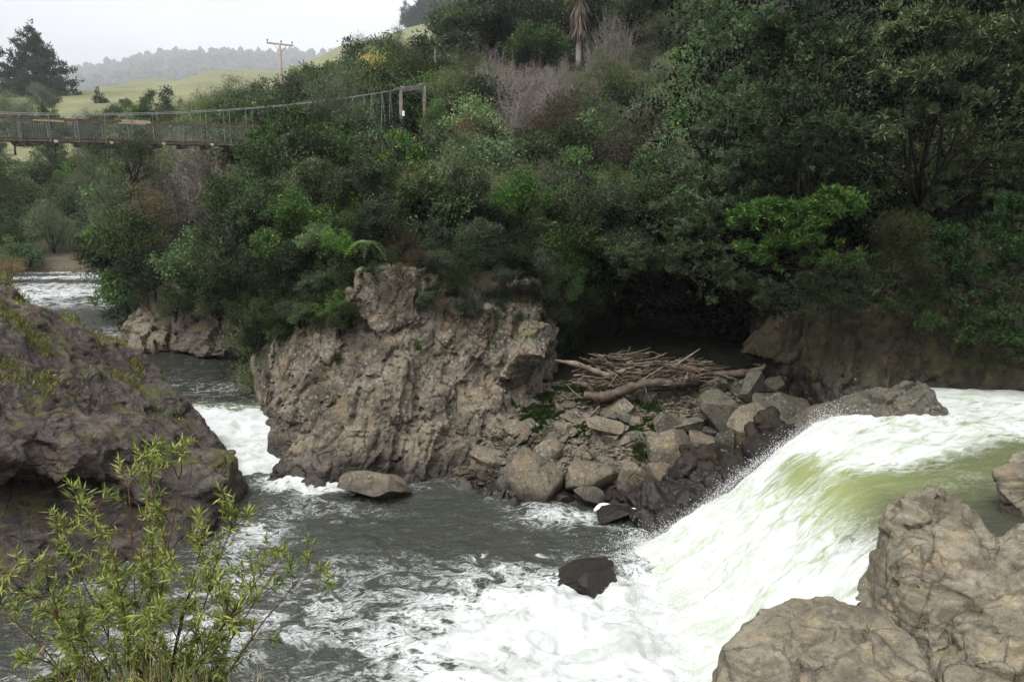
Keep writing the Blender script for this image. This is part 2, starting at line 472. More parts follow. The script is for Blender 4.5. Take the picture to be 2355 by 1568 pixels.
M['l_bright'] = leaf_mat('bright_leaves', (0.035, 0.08, 0.018), (0.12, 0.21, 0.05), (0.32, 0.33, 0.06), cfrac=0.05)
M['l_bright2'] = leaf_mat('fresh_leaves', (0.018, 0.05, 0.014), (0.095, 0.20, 0.055), (0.26, 0.28, 0.07), cfrac=0.05, rough=0.4)
M['l_olive'] = leaf_mat('olive_leaves', (0.035, 0.042, 0.018), (0.09, 0.10, 0.04))
M['l_broad2'] = leaf_mat('pale_long_leaves', (0.035, 0.07, 0.022), (0.15, 0.24, 0.075), (0.25, 0.27, 0.09), cfrac=0.04)
M['l_shade'] = leaf_mat('shaded_tree_leaves', (0.006, 0.012, 0.005), (0.022, 0.036, 0.014), spec=0.03)  # darker leaf copy: shade of the backing trees put into the colour
M['l_right'] = leaf_mat('glossy_leaves', (0.016, 0.038, 0.014), (0.108, 0.19, 0.065), (0.18, 0.19, 0.06), cfrac=0.02, rough=0.35, trans=0.2)
M['l_yellow'] = leaf_mat('yellow_leaves', (0.10, 0.13, 0.02), (0.38, 0.30, 0.03), (0.5, 0.3, 0.02), cfrac=0.2)
M['l_conifer'] = leaf_mat('conifer_needles', (0.018, 0.032, 0.018), (0.045, 0.07, 0.038), cfrac=0.0, trans=0.1, rough=0.7)
M['l_shrub'] = leaf_mat('shrub_leaves', (0.05, 0.12, 0.02), (0.30, 0.38, 0.04), (0.34, 0.32, 0.06), cfrac=0.04)
M['l_spike'] = leaf_mat('flower_spikes', (0.22, 0.27, 0.05), (0.40, 0.42, 0.09), (0.36, 0.30, 0.08), cfrac=0.1)
M['l_fern'] = leaf_mat('fern_fronds', (0.07, 0.13, 0.025), (0.16, 0.26, 0.06))
M['l_sword'] = leaf_mat('sword_leaves', (0.05, 0.075, 0.03), (0.13, 0.15, 0.06), (0.25, 0.22, 0.1), cfrac=0.12)
M['l_dead'] = leaf_mat('dead_leaves', (0.06, 0.05, 0.038), (0.13, 0.105, 0.08))
M['l_grass'] = leaf_mat('grass_blades', (0.06, 0.085, 0.015), (0.20, 0.21, 0.04), (0.3, 0.26, 0.1), cfrac=0.2)
M['l_drygrass'] = leaf_mat('dry_grass_blades', (0.17, 0.13, 0.06), (0.36, 0.29, 0.15), (0.10, 0.16, 0.04), cfrac=0.2)
M['l_autumn'] = leaf_mat('autumn_leaves', (0.16, 0.12, 0.03), (0.30, 0.24, 0.07))
M['l_moss'] = leaf_mat('moss_tufts', (0.018, 0.042, 0.008), (0.065, 0.11, 0.022))
M['stem'] = plain_mat('red_brown_stems', (0.08, 0.045, 0.028), (0.17, 0.10, 0.055), 12, 0.7, 0.2)

rng = np.random.default_rng(7)

# ================================================================== SETTING
# ---- one ground sheet to the horizon (river bed level)
X, Y, F = grid_xy(-8400, 8400, 40, -80, 8000, 40)
tag(link('ground', mk_mesh('ground', np.stack([X, Y, np.full_like(X, -2.6)], 1), F, True, M['bed'])), kind='structure')

# ---- hillside (right bank)
BANK = np.array([(70, 26.5), (14, 27.2), (11.2, 29), (10, 34), (3.5, 34.5), (2.2, 30.6), (-4, 30.2), (-9.2, 31.5), (-13, 40), (-20.5, 46.5), (-30, 60), (-38.5, 76), (-52, 100), (-70, 130), (-70, 400), (200, 400), (200, 26.5)], float)
def sdist(x, y):
    x = np.asarray(x, float); y = np.asarray(y, float)
    d = np.full(x.shape, 1e9); ins = np.zeros(x.shape, bool)
    n = len(BANK)
    for i in range(n):
        a = BANK[i]; b = BANK[(i + 1) % n]
        e = b - a
        t = np.clip(((x - a[0]) * e[0] + (y - a[1]) * e[1]) / (e @ e), 0, 1)
        d = np.minimum(d, np.hypot(x - a[0] - t * e[0], y - a[1] - t * e[1]))
        if a[1] != b[1]:
            c = (a[1] > y) != (b[1] > y)
            xi = a[0] + (y - a[1]) / (b[1] - a[1]) * e[0]
            ins ^= c & (x < xi)
    return np.where(ins, d, -d)
SKY = np.array([(-400, 640), (180, 600), (232, 345), (330, 330), (450, 262), (480, 200), (560, 186), (660, 196), (674, 150), (720, 132), (770, 138), (850, 82), (930, 78), (1000, 70), (1004, 22), (1060, -10), (1200, -60), (1600, -200), (2600, -300)], float)
def hill_h(x, y):
    x = np.asarray(x, float); y = np.asarray(y, float)
    s = sdist(x, y)
    base = -1.6
    rise = smooth(-0.3, 2.2, s)
    edge = 6.6 + 0.4 * smooth(0, 6, s)
    k = smooth(0, 26, s)
    slope = (y - 30) * 0.2 * (0.25 + 0.75 * k) + np.maximum(0, y - 65) * 0.14 * k + np.maximum(0, x - 4) * 0.22 * smooth(1, 8, s)
    slope = np.minimum(slope, 30)
    left = smooth(-12, -34, x) * 4.0 * smooth(60, 44, y)
    z = base + (edge + slope - left - base) * rise
    # the hill's crest falls away to the left, towards the river
    px, _ = proj(np.stack([x, np.maximum(y, 20), z], -1))
    lim = np.interp(px, SKY[:, 0], SKY[:, 1]) + 62
    ang = np.arctan((CY - lim) / FP) - PITCH
    z = np.minimum(z, CAM[2] + np.maximum(y, 30) * np.tan(ang) + 40 * smooth(44, 34, y))
    return z + 0.35 * vnoise(np.stack([x * .35, y * .35, x * 0], -1).reshape(-1, 3), 5).reshape(x.shape) * rise
X, Y, F = grid_xy(-60, 75, 190, 26, 150, 180)
V = np.stack([X, Y, hill_h(X, Y)], 1)
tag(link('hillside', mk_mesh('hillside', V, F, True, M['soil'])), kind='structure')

# ---- far bank and valley slope behind the bridge
def far_h(x, y):
    x = np.asarray(x, float); y = np.asarray(y, float)
    e = 76.5 + 2.0 * np.sin(x * 0.11)
    s = y - e
    z = np.where(s < 0, -1.0 + 0 * s, 0) + smooth(-1.0, 3.0, s) * 3.4 + np.maximum(0, s - 2) * 0.175
    z = z - 1.0 * (s >= 0)
    z = np.minimum(z, 46)
    return z + 0.8 * vnoise(np.stack([x * .08, y * .08, x * 0], -1).reshape(-1, 3), 9).reshape(x.shape) * smooth(2, 20, s)
X, Y, F = grid_xy(-260, 60, 120, 72, 330, 120)
tag(link('far_bank', mk_mesh('far_bank', np.stack([X, Y, far_h(X, Y)], 1), F, True, M['bankearth'])), kind='structure')
X, Y, F = grid_xy(-260, 60, 90, 118, 330, 70)
tag(link('valley_pasture', mk_mesh('valley_pasture', np.stack([X, Y, far_h(X, Y) + 0.25], 1), F, True, M['pasture'])), kind='structure')

# ---- rolling hills from skyline profiles
def ridge(name, prof, Yr, Yf, zf, mat, rough=1.0, seed=0, n=120, m=26, nscale=0.02):
    prof = np.array(prof, float)
    px = np.linspace(prof[0, 0], prof[-1, 0], n)
    py = np.interp(px, prof[:, 0], prof[:, 1])
    ker = np.array([1, 2, 3, 2, 1.]) / 9
    py = np.convolve(np.pad(py, 2, 'edge'), ker, 'valid')
    top = np.array([P(a, b, Yr) for a, b in zip(px, py)])
    V = []
    ts = np.concatenate([np.linspace(0, 1, m), [1.15, 1.6]])
    for t in ts:
        y = Yf + (Yr - Yf) * t
        zz = np.where(t <= 1, zf + (top[:, 2] - zf) * (1 - (1 - min(t, 1)) ** 1.05), top[:, 2] - (t - 1) * 0.5 * (top[:, 2] - zf))
        V.append(np.stack([top[:, 0] * (0.12 + 0.88 * y / Yr), np.full(n, y), zz], 1))
    V = np.array(V).transpose(1, 0, 2).reshape(-1, 3)
    tt = np.tile(ts, n)
    V[:, 2] += rough * fbm(np.stack([V[:, 0] * nscale, V[:, 1] * nscale, V[:, 0] * 0], 1), 4, seed) * smooth(0, .3, tt) * (1.05 - smooth(.6, 1.0, tt) * .9)
    o = link(name, mk_mesh(name, V, grid_faces(n, len(ts)), True, mat))
    tag(o, kind='structure')
    return top
ridge('grass_hill', [(-300, 275), (150, 262), (220, 238), (300, 215), (360, 192), (390, 186), (440, 196), (480, 182), (540, 161), (600, 164), (680, 160), (760, 130), (800, 100), (900, 90), (1100, 70)], 1400, 340, 40, M['pasture'], 5.0, 3, nscale=0.004)
ridge('steep_grass_hill', [(560, 260), (680, 205), (740, 150), (800, 112), (860, 98), (930, 66), (1000, 52), (1100, 20), (1300, -60), (1700, -150)], 640, 150, 14, M['pasture'], 2.5, 4, nscale=0.03)
RT = ridge('forest_ridge', [(-400, 150), (-100, 168), (60, 172), (190, 172), (240, 158), (330, 142), (400, 130), (470, 128), (540, 126), (600, 132), (680, 130), (760, 128), (900, 120), (1200, 110)], 5200, 2300, 150, M['forest_floor'], 40.0, 6, nscale=0.0012)

# ---- generic rock builder: convex hulls -> voxel remesh -> numpy displacement
def hull_mesh(hulls):
    bm = bmesh.new()
    for pts in hulls:
        b2 = bmesh.new()
        for p in pts: b2.verts.new(tuple(float(c) for c in p))
        r = bmesh.ops.convex_hull(b2, input=b2.verts)
        bmesh.ops.delete(b2, geom=[g for g in r['geom_interior'] if isinstance(g, bmesh.types.BMVert)], context='VERTS')
        tmp = bpy.data.meshes.new('t'); b2.to_mesh(tmp); b2.free()
        bm.from_mesh(tmp); bpy.data.meshes.remove(tmp)
    bmesh.ops.recalc_face_normals(bm, faces=bm.faces)
    me = bpy.data.meshes.new('hull'); bm.to_mesh(me); bm.free()
    return me
def remeshed(hulls, voxel, smooth_it):
    me = hull_mesh(hulls)
    o = bpy.data.objects.new('tmp', me); COL.objects.link(o)
    r = o.modifiers.new('r', 'REMESH'); r.mode = 'VOXEL'; r.voxel_size = voxel; r.adaptivity = 0
    s = o.modifiers.new('s', 'SMOOTH'); s.factor = 0.5; s.iterations = smooth_it
    bpy.context.view_layer.update()
    ev = o.evaluated_get(bpy.context.evaluated_depsgraph_get())
    out = bpy.data.meshes.new_from_object(ev)
    bpy.data.objects.remove(o); bpy.data.meshes.remove(me)
    return out
def get_vn(me):
    n = len(me.vertices)
    v = np.empty(n * 3, np.float32); me.vertices.foreach_get('co', v)
    nn = np.empty(n * 3, np.float32); me.vertex_normals.foreach_get('vector', nn)
    return v.reshape(-1, 3).astype(float), nn.reshape(-1, 3).astype(float)
def set_v(me, v):
    me.vertices.foreach_set('co', v.astype(np.float32).ravel()); me.update()
def axis_frame(lean_x, lean_y=0.0):
    a = np.array([lean_x, lean_y, 1.0]); a /= np.linalg.norm(a)
    b = np.cross([0, 1.0, 0], a); b /= np.linalg.norm(b)
    c = np.cross(a, b)
    return np.stack([b, c, a], 0)
def blocky(p, R, stretch, levels, seed=0):
    q = p @ R.T
    q = q + 0.35 * np.stack([fbm(p * 0.8, 3, seed + 1), fbm(p * 0.8, 3, seed + 2), fbm(p * 0.8, 3, seed + 3)], 1)
    d = np.zeros(len(p))
    for k, (size, amp, crack, cw) in enumerate(levels):
        f1, f2, idv, off = worley(q / (size * np.asarray(stretch)), seed + 11 * k, True)
        e = f2 - f1
        t = np.stack([np.modf(idv * 57.3)[0], np.modf(idv * 131.7)[0], np.modf(idv * 311.9)[0]], 1) - 0.5
        d += amp * (0.8 * (idv - 0.5) + 1.9 * (off * t).sum(1)) - crack * np.exp(-e / cw)
    return d
def slab_hulls(hulls, n, R, size, elong, out, facing, seed, box=None):
    """angular blocks bedded in the surface of the hulls, long side along the strata"""
    g = np.random.default_rng(seed)
    me = hull_mesh(hulls)
    me.calc_loop_triangles()
    tri = np.array([t.vertices[:] for t in me.loop_triangles])
    vv = np.array([v.co[:] for v in me.vertices])
    cen = np.round(vv[tri].mean(1), 3)
    tri = tri[np.lexsort((cen[:, 2], cen[:, 1], cen[:, 0]))]                 # a fixed order, so that every run builds the same rock
    tri = np.array([np.roll(t, -int(np.lexsort((np.round(vv[t][:, 2], 3), np.round(vv[t][:, 1], 3), np.round(vv[t][:, 0], 3)))[0])) for t in tri])
    a, b, c = vv[tri[:, 0]], vv[tri[:, 1]], vv[tri[:, 2]]
    cr = np.cross(b - a, c - a)
    ar = np.linalg.norm(cr, axis=1); nn = cr / (ar[:, None] + 1e-9)
    w = ar * (nn @ np.asarray(facing) > 0.05)
    idx = g.choice(len(tri), n * 2, p=w / w.sum())
    bpy.data.meshes.remove(me)
    res = []
    for i in idx:
        r1, r2 = g.random(2)
        if r1 + r2 > 1: r1, r2 = 1 - r1, 1 - r2
        p = a[i] + r1 * (b[i] - a[i]) + r2 * (c[i] - a[i])
        if box is not None and not (box[0] < p[0] < box[1] and box[2] < p[1] < box[3] and box[4] < p[2] < box[5]): continue
        sz = size[0] * (size[1] / size[0]) ** (g.random() ** 1.6)
        axis = R[2] + g.normal(0, 0.16, 3); axis -= nn[i] * (axis @ nn[i]) * 0.7; axis /= np.linalg.norm(axis)
        side = np.cross(nn[i], axis); side /= np.linalg.norm(side)
        nrm = np.cross(axis, side) + g.normal(0, 0.22, 3)
        h = [sz * g.uniform(.7, 1.3), sz * g.uniform(.6, 1.0), sz * elong * g.uniform(.6, 1.3)]
        pts = []
        for sx in (-1, 1):
            for sy in (-1, 1):
                for szn in (-1, 1):
                    j = g.uniform(0.55, 1.0, 3)
                    pts.append(p + side * sx * h[0] * .5 * j[0] + nrm * (sy * h[1] * .5 * j[1]) + axis * szn * h[2] * .5 * j[2])
        pts = np.array(pts) - nn[i] * (h[1] * .5 - out * sz * g.uniform(.2, 1.1))
        res.append(pts)
        if len(res) >= n: break
    return res
def finish_rock(name, hulls, voxel, sm, dispf, mat, sharp=0.6):
    me = remeshed(hulls, voxel, sm)
    v, n = get_vn(me)
    set_v(me, v + n * dispf(v, n)[:, None])
    me.polygons.foreach_set('use_smooth', np.ones(len(me.polygons), bool))
    me.materials.clear(); me.materials.append(mat)
    if sharp: me.set_sharp_from_angle(angle=sharp)
    me.name = name
    return me

# main cliff
def cl(px, py, y): return P(px, py, y)
cliff_h = [
    # broad central buttress
    [cl(632, 760, 30.2), cl(645, 1000, 29.2), cl(680, 1085, 27.4), cl(800, 1095, 26.5), cl(960, 1100, 26.2), cl(1090, 1090, 26.8), cl(1190, 1060, 27.3), cl(1240, 920, 29.6), cl(1230, 770, 30.6), cl(1120, 690, 30.3), cl(960, 700, 29.0), cl(830, 740, 28.6), cl(720, 740, 29.2),
     (-8.5, 34, 6.0), (1.2, 34, 6.0), (-8.5, 34, -1), (1.6, 34, -1), cl(700, 1250, 25.8), cl(1000, 1250, 25.6), cl(1150, 1230, 26)],
    # upper square block under the fern
    [cl(818, 622, 28.6), cl(822, 720, 28.3), cl(868, 775, 28.0), cl(950, 740, 28.2), cl(955, 625, 28.5), (-5.2, 33, 6.9), (-2.6, 33, 6.9), (-5, 33, 4), (-2, 33, 4)],
    # upper face joining the block to the bank
    [cl(770, 770, 28.8), cl(800, 700, 28.9), cl(835, 640, 29.0), cl(960, 640, 28.9), cl(1100, 655, 29.6), cl(1240, 670, 30.2), cl(1275, 760, 30.4), cl(1270, 880, 30.0), cl(1100, 820, 28.4), cl(950, 800, 28.2), (-5.4, 33.5, 6.6), (2.2, 34.5, 6.6), (-5, 33.5, 2), (2.4, 34.5, 1)],
    # left grey flank facing the chute
    [cl(575, 820, 33.5), cl(625, 790, 30.6), cl(640, 1000, 29.3), cl(615, 1010, 31.0), cl(605, 990, 32.0), cl(665, 1095, 27.6), cl(580, 840, 34), (-8.0, 36, 4.5), (-7.7, 36, -1), cl(665, 1200, 27.8), (-9.4, 33, -1)],
    # wedge rib at the foot
    [cl(700, 1000, 27.2), cl(655, 1095, 27.0), cl(765, 1105, 26.2), cl(785, 1150, 26.1), cl(670, 1150, 26.8), cl(820, 1080, 26.2), cl(800, 980, 27.6), (-5, 30, 3), (-6, 30, -1), (-3.5, 29, -1)],
    # right shoulder
    [cl(1060, 760, 29.2), cl(1100, 900, 28.2), cl(1210, 950, 28.6), cl(1262, 880, 30.2), cl(1240, 770, 31), cl(1150, 710, 30), (1.6, 35, 5.8), (2.2, 35, 1), (0, 34, 6.2)],
    # overhang knob
    [cl(1058, 790, 28.4), cl(1055, 850, 28.2), cl(1110, 872, 28.2), cl(1180, 800, 28.8), cl(1100, 770, 28.9), (-1, 30.5, 4.5), (0.5, 30.5, 4.5), (0, 30.5, 3)],
    [cl(820, 860, 27.8), cl(860, 930, 27.3), cl(960, 900, 27.6), cl(1000, 830, 28.2), cl(900, 800, 28.4), (-4, 30.5, 3), (-2, 30.5, 3), (-3, 30.5, 5)],
]
RA = axis_frame(0.26, 0.1)
def cliff_disp(v, n):
    d = blocky(v, RA, (0.75, 1, 1.9), [(0.9, 0.10, 0.05, 0.03), (0.35, 0.06, 0.025, 0.04)], 3)
    d += 0.05 * fbm(v * 1.1, 3, 41) + 0.03 * fbm(v * 5.0, 3, 55)
    return d
cliff_h = cliff_h + slab_hulls(cliff_h, 230, RA, (0.7, 2.3), 2.3, 0.30, (-0.25, -1, 0.2), 5, (-8.4, 3.2, 24, 30.5, -0.5, 4.3))
cliff_h = cliff_h + slab_hulls(cliff_h[:8], 240, RA, (0.25, 0.7), 1.8, 0.45, (-0.25, -1, 0.2), 15, (-12, 3.2, 24, 31.5, -0.5, 5.6))
me = finish_rock('rock_cliff', cliff_h, 0.06, 0, cliff_disp, M['cliff'])
CLIFF = tag(link('rock_cliff', me), kind='structure')

# left outcrop
left_h = [
    [cl(-60, 660, 23), cl(-60, 1000, 19), cl(30, 705, 26), cl(130, 732, 28), cl(268, 790, 29.5), cl(330, 812, 29.6), cl(420, 990, 26.8), cl(420, 1060, 24.5), cl(150, 1020, 20.5), cl(-60, 1020, 18.5), (-20, 27, 2), (-20, 18, 2), (-12.5, 29.8, 0), (-11, 25, -1.5)],
    [cl(330, 815, 29.6), cl(372, 885, 29.2), cl(472, 965, 27.6), cl(525, 1045, 26.3), cl(566, 1112, 25.3), cl(548, 1172, 23.9), cl(440, 1240, 21.3), cl(430, 1075, 23), cl(250, 1000, 23), cl(250, 880, 26), (-11.3, 30, -1), (-9.2, 26, -1), (-8.9, 22, -1), (-15, 24, -1), (-15, 24, 3)],
    # brown lower wall under the ledge
    [cl(-60, 1085, 19.8), cl(230, 1090, 21.2), cl(450, 1110, 22.6), cl(470, 1230, 21.6), cl(440, 1310, 20.8), cl(240, 1340, 19.6), cl(0, 1420, 17.6), cl(-80, 1460, 17), (-18, 26, 2), (-9, 25, 1.5), (-9, 24, -1), (-18, 18, -1), (-12, 17.5, -1)],
    # upright rock at the far end
    [cl(-80, 636, 27), cl(8, 640, 27), cl(24, 690, 27), cl(22, 730, 26.5), cl(-80, 760, 26), (-20, 30, 3), (-15.6, 29.5, 3)],
    # dark ledge slabs
    [cl(-60, 985, 18.6), cl(120, 985, 20.2), cl(330, 1010, 22), cl(440, 1040, 23.4), cl(420, 1135, 22.8), cl(150, 1062, 19.9), cl(-60, 1060, 18.4), (-12, 25, 3), (-17, 22, 3.5)],
]
RL = axis_frame(-1.9, 0.35)
def left_disp(v, n):
    d = blocky(v, RL, (0.8, 1, 2.4), [(1.6, 0.10, 0.06, 0.03), (0.6, 0.06, 0.03, 0.04)], 23)
    w = v + 0.5 * np.stack([fbm(v * .6, 3, 1), fbm(v * .6, 3, 2), fbm(v * .6, 3, 3)], 1)
    d += 0.05 * ridged((w @ RL.T) * np.array([1.8, 1.8, 0.4]), 4, 71) + 0.07 * fbm(v * 0.9, 4, 81) + 0.03 * fbm(v * 5.0, 3, 91)
    return d
left_h = left_h + slab_hulls(left_h, 230, RL, (0.35, 1.5), 2.4, 0.15, (0.35, -0.7, 0.7), 6, (-19, -9.6, 16, 31, -0.5, 9))
me = finish_rock('rock_outcrop', left_h, 0.07, 1, left_disp, M['left'])
LEFT = tag(link('rock_outcrop', me), 'large dark whale-backed rock outcrop with grass on top beside the narrow chute', 'rock')

# foreground right rocks
def fore_disp(seed, R, a=1.0):
    def f(v, n):
        w = v + 0.45 * np.stack([fbm(v * .9, 3, seed), fbm(v * .9, 3, seed + 1), fbm(v * .9, 3, seed + 2)], 1)
        q = w @ R.T
        d = 0.17 * ridged(q * np.array([1.5, 1.5, 0.4]), 3, seed + 5, .42) + 0.10 * fbm(v * 0.9, 3, seed + 7)
        d += blocky(v, R, (0.8, 1, 1.8), [(1.2, 0.14, 0.10, 0.02), (0.45, 0.05, 0.035, 0.03)], seed + 9)
        d += 0.008 * fbm(v * 8, 2, seed + 15)
        return a * d
    return f
R1_h = [
    [cl(2050, 1185, 15.3), cl(2130, 1150, 15.0), cl(2210, 1160, 14.8), cl(2270, 1215, 14.4), cl(2290, 1260, 14.0), cl(2240, 1420, 12.4), cl(2100, 1400, 12.9), cl(2030, 1250, 14.9), cl(2030, 1400, 13.9), (6.6, 15.4, 0), (10, 15.6, 0), (7, 12.8, 0), (10, 12.5, 1)],
    [cl(2230, 1270, 13.9), cl(2354, 1215, 14.2), cl(2480, 1230, 14), cl(2480, 1600, 10.5), cl(2260, 1600, 10.4), cl(2200, 1420, 12.2), cl(2110, 1470, 12.2), (8, 12, 1), (14, 14, 0), (13, 10, 0), (7, 10.6, 1)],
    [cl(2120, 1450, 12.2), cl(2200, 1440, 12.2), cl(2330, 1600, 10.3), cl(2180, 1640, 10.2), (6.4, 12, 0), (8, 10, 0)],
]
R1_h = R1_h + slab_hulls(R1_h, 46, axis_frame(0.7, 0.5), (0.4, 1.1), 1.4, 0.16, (-0.3, -0.6, 0.7), 8)
R1_h.append([(12.3, 9, 0), (21, 8, 0), (21, 16.5, 0), (12.3, 15.2, 0), (13, 10, 3.2), (20, 9, 4.2), (20, 16, 3.4), (13, 14.6, 2.9)])
me = finish_rock('river_rock', R1_h, 0.045, 9, fore_disp(101, axis_frame(0.7, 0.5), .85), M['fore'], None)
tag(link('river_rock', me), 'tall wrinkled brown rock mass with a dark hollow near its top beside the falls', 'rock')
R2_h = [
    [cl(1660, 1500, 11.0), cl(1730, 1420, 11.6), cl(1830, 1388, 11.8), cl(1940, 1385, 11.7), cl(2040, 1412, 11.5), cl(2110, 1500, 10.6), cl(2180, 1610, 9.8), cl(1900, 1640, 9.4), cl(1655, 1620, 10.1), (3.0, 12.0, -0.5), (6.3, 12.6, -0.5), (6.5, 9.0, 0), (2.9, 9.6, -0.5), (4.5, 12.6, 0)],
]
me = finish_rock('river_rock', R2_h, 0.045, 14, fore_disp(131, axis_frame(1.2, 0.3), 0.62), M['fore'], None)
tag(link('river_rock', me), 'low rounded grey brown rock with folded grain at the foot of the falls', 'rock')
R4_h = [[cl(2286, 1085, 16.8), cl(2330, 1045, 17.2), cl(2480, 1020, 17.5), cl(2480, 1230, 15.6), cl(2350, 1185, 15.9), cl(2300, 1130, 16.2), (11.6, 16, 1.5), (14, 17, 1.5), (11.2, 17, 1.5), (14, 15, 1)]]
me = finish_rock('river_rock', R4_h, 0.055, 4, fore_disp(151, axis_frame(0.4, 0.5), 0.7), M['fore'])
tag(link('river_rock', me), 'angular brown rock standing in the smooth water above the falls', 'rock')

# wet bedrock beside the falls
wet_h = [
    [cl(1590, 1090, 24.2), cl(1650, 1085, 24.2), cl(1760, 1060, 23.9), cl(1840, 1020, 23.5), cl(1780, 1105, 22.6), cl(1650, 1205, 21.6), cl(1560, 1245, 21.4), cl(1500, 1255, 21.6), cl(1480, 1200, 22.8), cl(1540, 1140, 23.8), (4, 26, -1), (9, 25, -1), (4.5, 21.4, -1), (2, 23.6, -1), (8.5, 22.4, -1), (8.8, 25, 2.5)],
]
wet_h = wet_h + slab_hulls(wet_h, 60, axis_frame(-0.7, 0.3), (0.3, 1.0), 2.0, 0.3, (-0.3, -0.7, 0.6), 18)
me = finish_rock('wet_bedrock', wet_h, 0.06, 3, lambda v, n: 0.8 * fore_disp(171, axis_frame(-0.7, 0.3))(v, n), M['wet'])
tag(link('wet_bedrock', me), 'dark wet bedrock between the boulders and the falling water', 'rock')

# long low boulder at the head of the falls
me = finish_rock('river_rock', [[cl(1822, 985, 24.4), cl(1870, 945, 24.6), cl(1980, 920, 24.8), cl(2070, 905, 24.6), cl(2110, 872, 24.8), cl(2150, 905, 24.4), cl(2172, 945, 24.0), cl(2060, 985, 23.4), cl(1900, 1010, 23.2), cl(1830, 1015, 23.4), (8.2, 23, 1.5), (13, 23.2, 2), (12.6, 26, 2), (8.6, 26, 2)]], 0.055, 4, fore_disp(191, axis_frame(1.5, 0.2), 0.9), M['boulder_grey'])
tag(link('river_rock', me), 'long low grey boulder with a raised knob at the head of the falls', 'rock')

# right cliff
rc_h = [
    [cl(1895, 930, 27.4), cl(1915, 830, 27.8), cl(1945, 740, 28.3), cl(1985, 690, 28.6), cl(2060, 700, 28.2), cl(2050, 910, 26.6), (9.8, 33, 6), (14, 32, 7), (10, 33, 2), (11, 26.6, 2), (14, 31, 2)],
    [cl(2040, 720, 28), cl(2060, 905, 26.8), cl(2160, 905, 26.8), cl(2350, 890, 26.6), cl(2560, 890, 26), cl(2560, 640, 28), cl(2300, 650, 28.2), cl(2150, 680, 28.4), (24, 33, 7), (12, 33, 7), (12, 27, 2), (24, 27, 2)],
]
def rc_disp(v, n):
    return blocky(v, axis_frame(0.35, 0.2), (1, 1, 2.5), [(1.2, 0.12, 0.06, 0.03), (0.5, 0.06, 0.03, 0.04)], 61) + 0.12 * fbm(v * 1.2, 4, 62) + 0.03 * fbm(v * 6, 3, 63)
rc_h = rc_h + slab_hulls(rc_h, 90, axis_frame(0.35, 0.2), (0.7, 2.4), 2.2, 0.14, (-0.3, -1, 0.2), 9, (9, 20, 25, 31, 2, 7))
me = finish_rock('right_cliff', rc_h, 0.085, 2, rc_disp, M['rightcliff'])
RCLIFF = tag(link('right_cliff', me), kind='structure')

# far left rocks under the bank trees
fr_h = [
    [cl(275, 790, 43.5), cl(280, 730, 44.5), cl(320, 700, 45.5), cl(400, 705, 45), cl(410, 760, 44), cl(370, 800, 43), cl(300, 806, 42.6), (-22, 50, 4), (-16, 48, 4), (-21, 48, 0), (-16, 46, 0)],
    [cl(390, 805, 42.6), cl(430, 765, 43), cl(520, 740, 42.5), cl(545, 800, 40.5), cl(480, 820, 41), (-18, 47, 3.5), (-12.6, 44, 4), (-12.6, 42, 0), (-17, 46, 0)],
]
me = finish_rock('river_rock', fr_h[:1], 0.11, 4, lambda v, n: blocky(v, axis_frame(-0.2), (0.8, 1, 1.8), [(1.5, 0.5, 0.2, 0.05), (.6, .15, .06, .06)], 77) + .15 * fbm(v, 4, 78), M['boulder'])
tag(link('river_rock', me), 'pale jagged rock under the bank trees across the dark upper pool', 'rock')
me = finish_rock('river_rock', fr_h[1:], 0.11, 4, lambda v, n: blocky(v, axis_frame(0.3), (0.8, 1, 1.8), [(1.5, 0.4, 0.15, 0.05), (.6, .15, .06, .06)], 79) + .15 * fbm(v, 4, 80), M['left'])
tag(link('river_rock', me), 'dark reddish rock slope under the bank trees beside the upper pool', 'rock')

# scree slope
def scree_h(x, y):
    x = np.asarray(x, float); y = np.asarray(y, float)
    toe = 24.6 + 0.25 * np.sin(x * 1.3) + np.maximum(0, -x) * 0.9
    s = y - toe
    z = np.where(s < 4.8, s * 0.53, 2.55 + (s - 4.8) * 0.12)
    z = np.maximum(z, -0.8)
    p = np.stack([x, y, x * 0], -1).reshape(-1, 3)
    return z + (0.10 * fbm(p * 1.5, 3, 31) + 0.07 * (0.5 - worley(p * 2.6, 33)[0])).reshape(x.shape)
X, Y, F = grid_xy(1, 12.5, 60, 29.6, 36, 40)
tag(link('recess_floor', mk_mesh('recess_floor', np.stack([X, Y, scree_h(X, Y) + .05 * smooth(29.6, 30.2, Y)], 1), F, True, M['soil'])), kind='structure')  # dark soil replaces scree here; its colour also paints in the recess shade
X, Y, F = grid_xy(-3, 13, 200, 23.4, 29.9, 110)
SC = tag(link('scree', mk_mesh('scree', np.stack([X, Y, scree_h(X, Y)], 1), F, True, M['scree'])), kind='structure')

# camera bank
def bank_h(x, y):
    x = np.asarray(x, float); y = np.asarray(y, float)
    lim = 4.7 - 1.2 * smooth(-2.2, 0.5, x)
    z = 8.0 - 0.33 * y - np.maximum(0, y - lim) * 1.5 - smooth(-1, 3, x) * 0.7
    z = z + np.clip(-3.0 - y, 0, 34) * 0.62  # unseen rise behind the camera, added to cut low sky light
    p = np.stack([x, y, x * 0], -1).reshape(-1, 3)
    return np.maximum(z + 0.12 * fbm(p * 1.1, 3, 3).reshape(x.shape), -1.5)
X, Y, F = grid_xy(-60, 60, 260, -46, 13, 200)
tag(link('near_bank', mk_mesh('near_bank', np.stack([X, Y, bank_h(X, Y)], 1), F, True, M['soil'])), kind='structure')

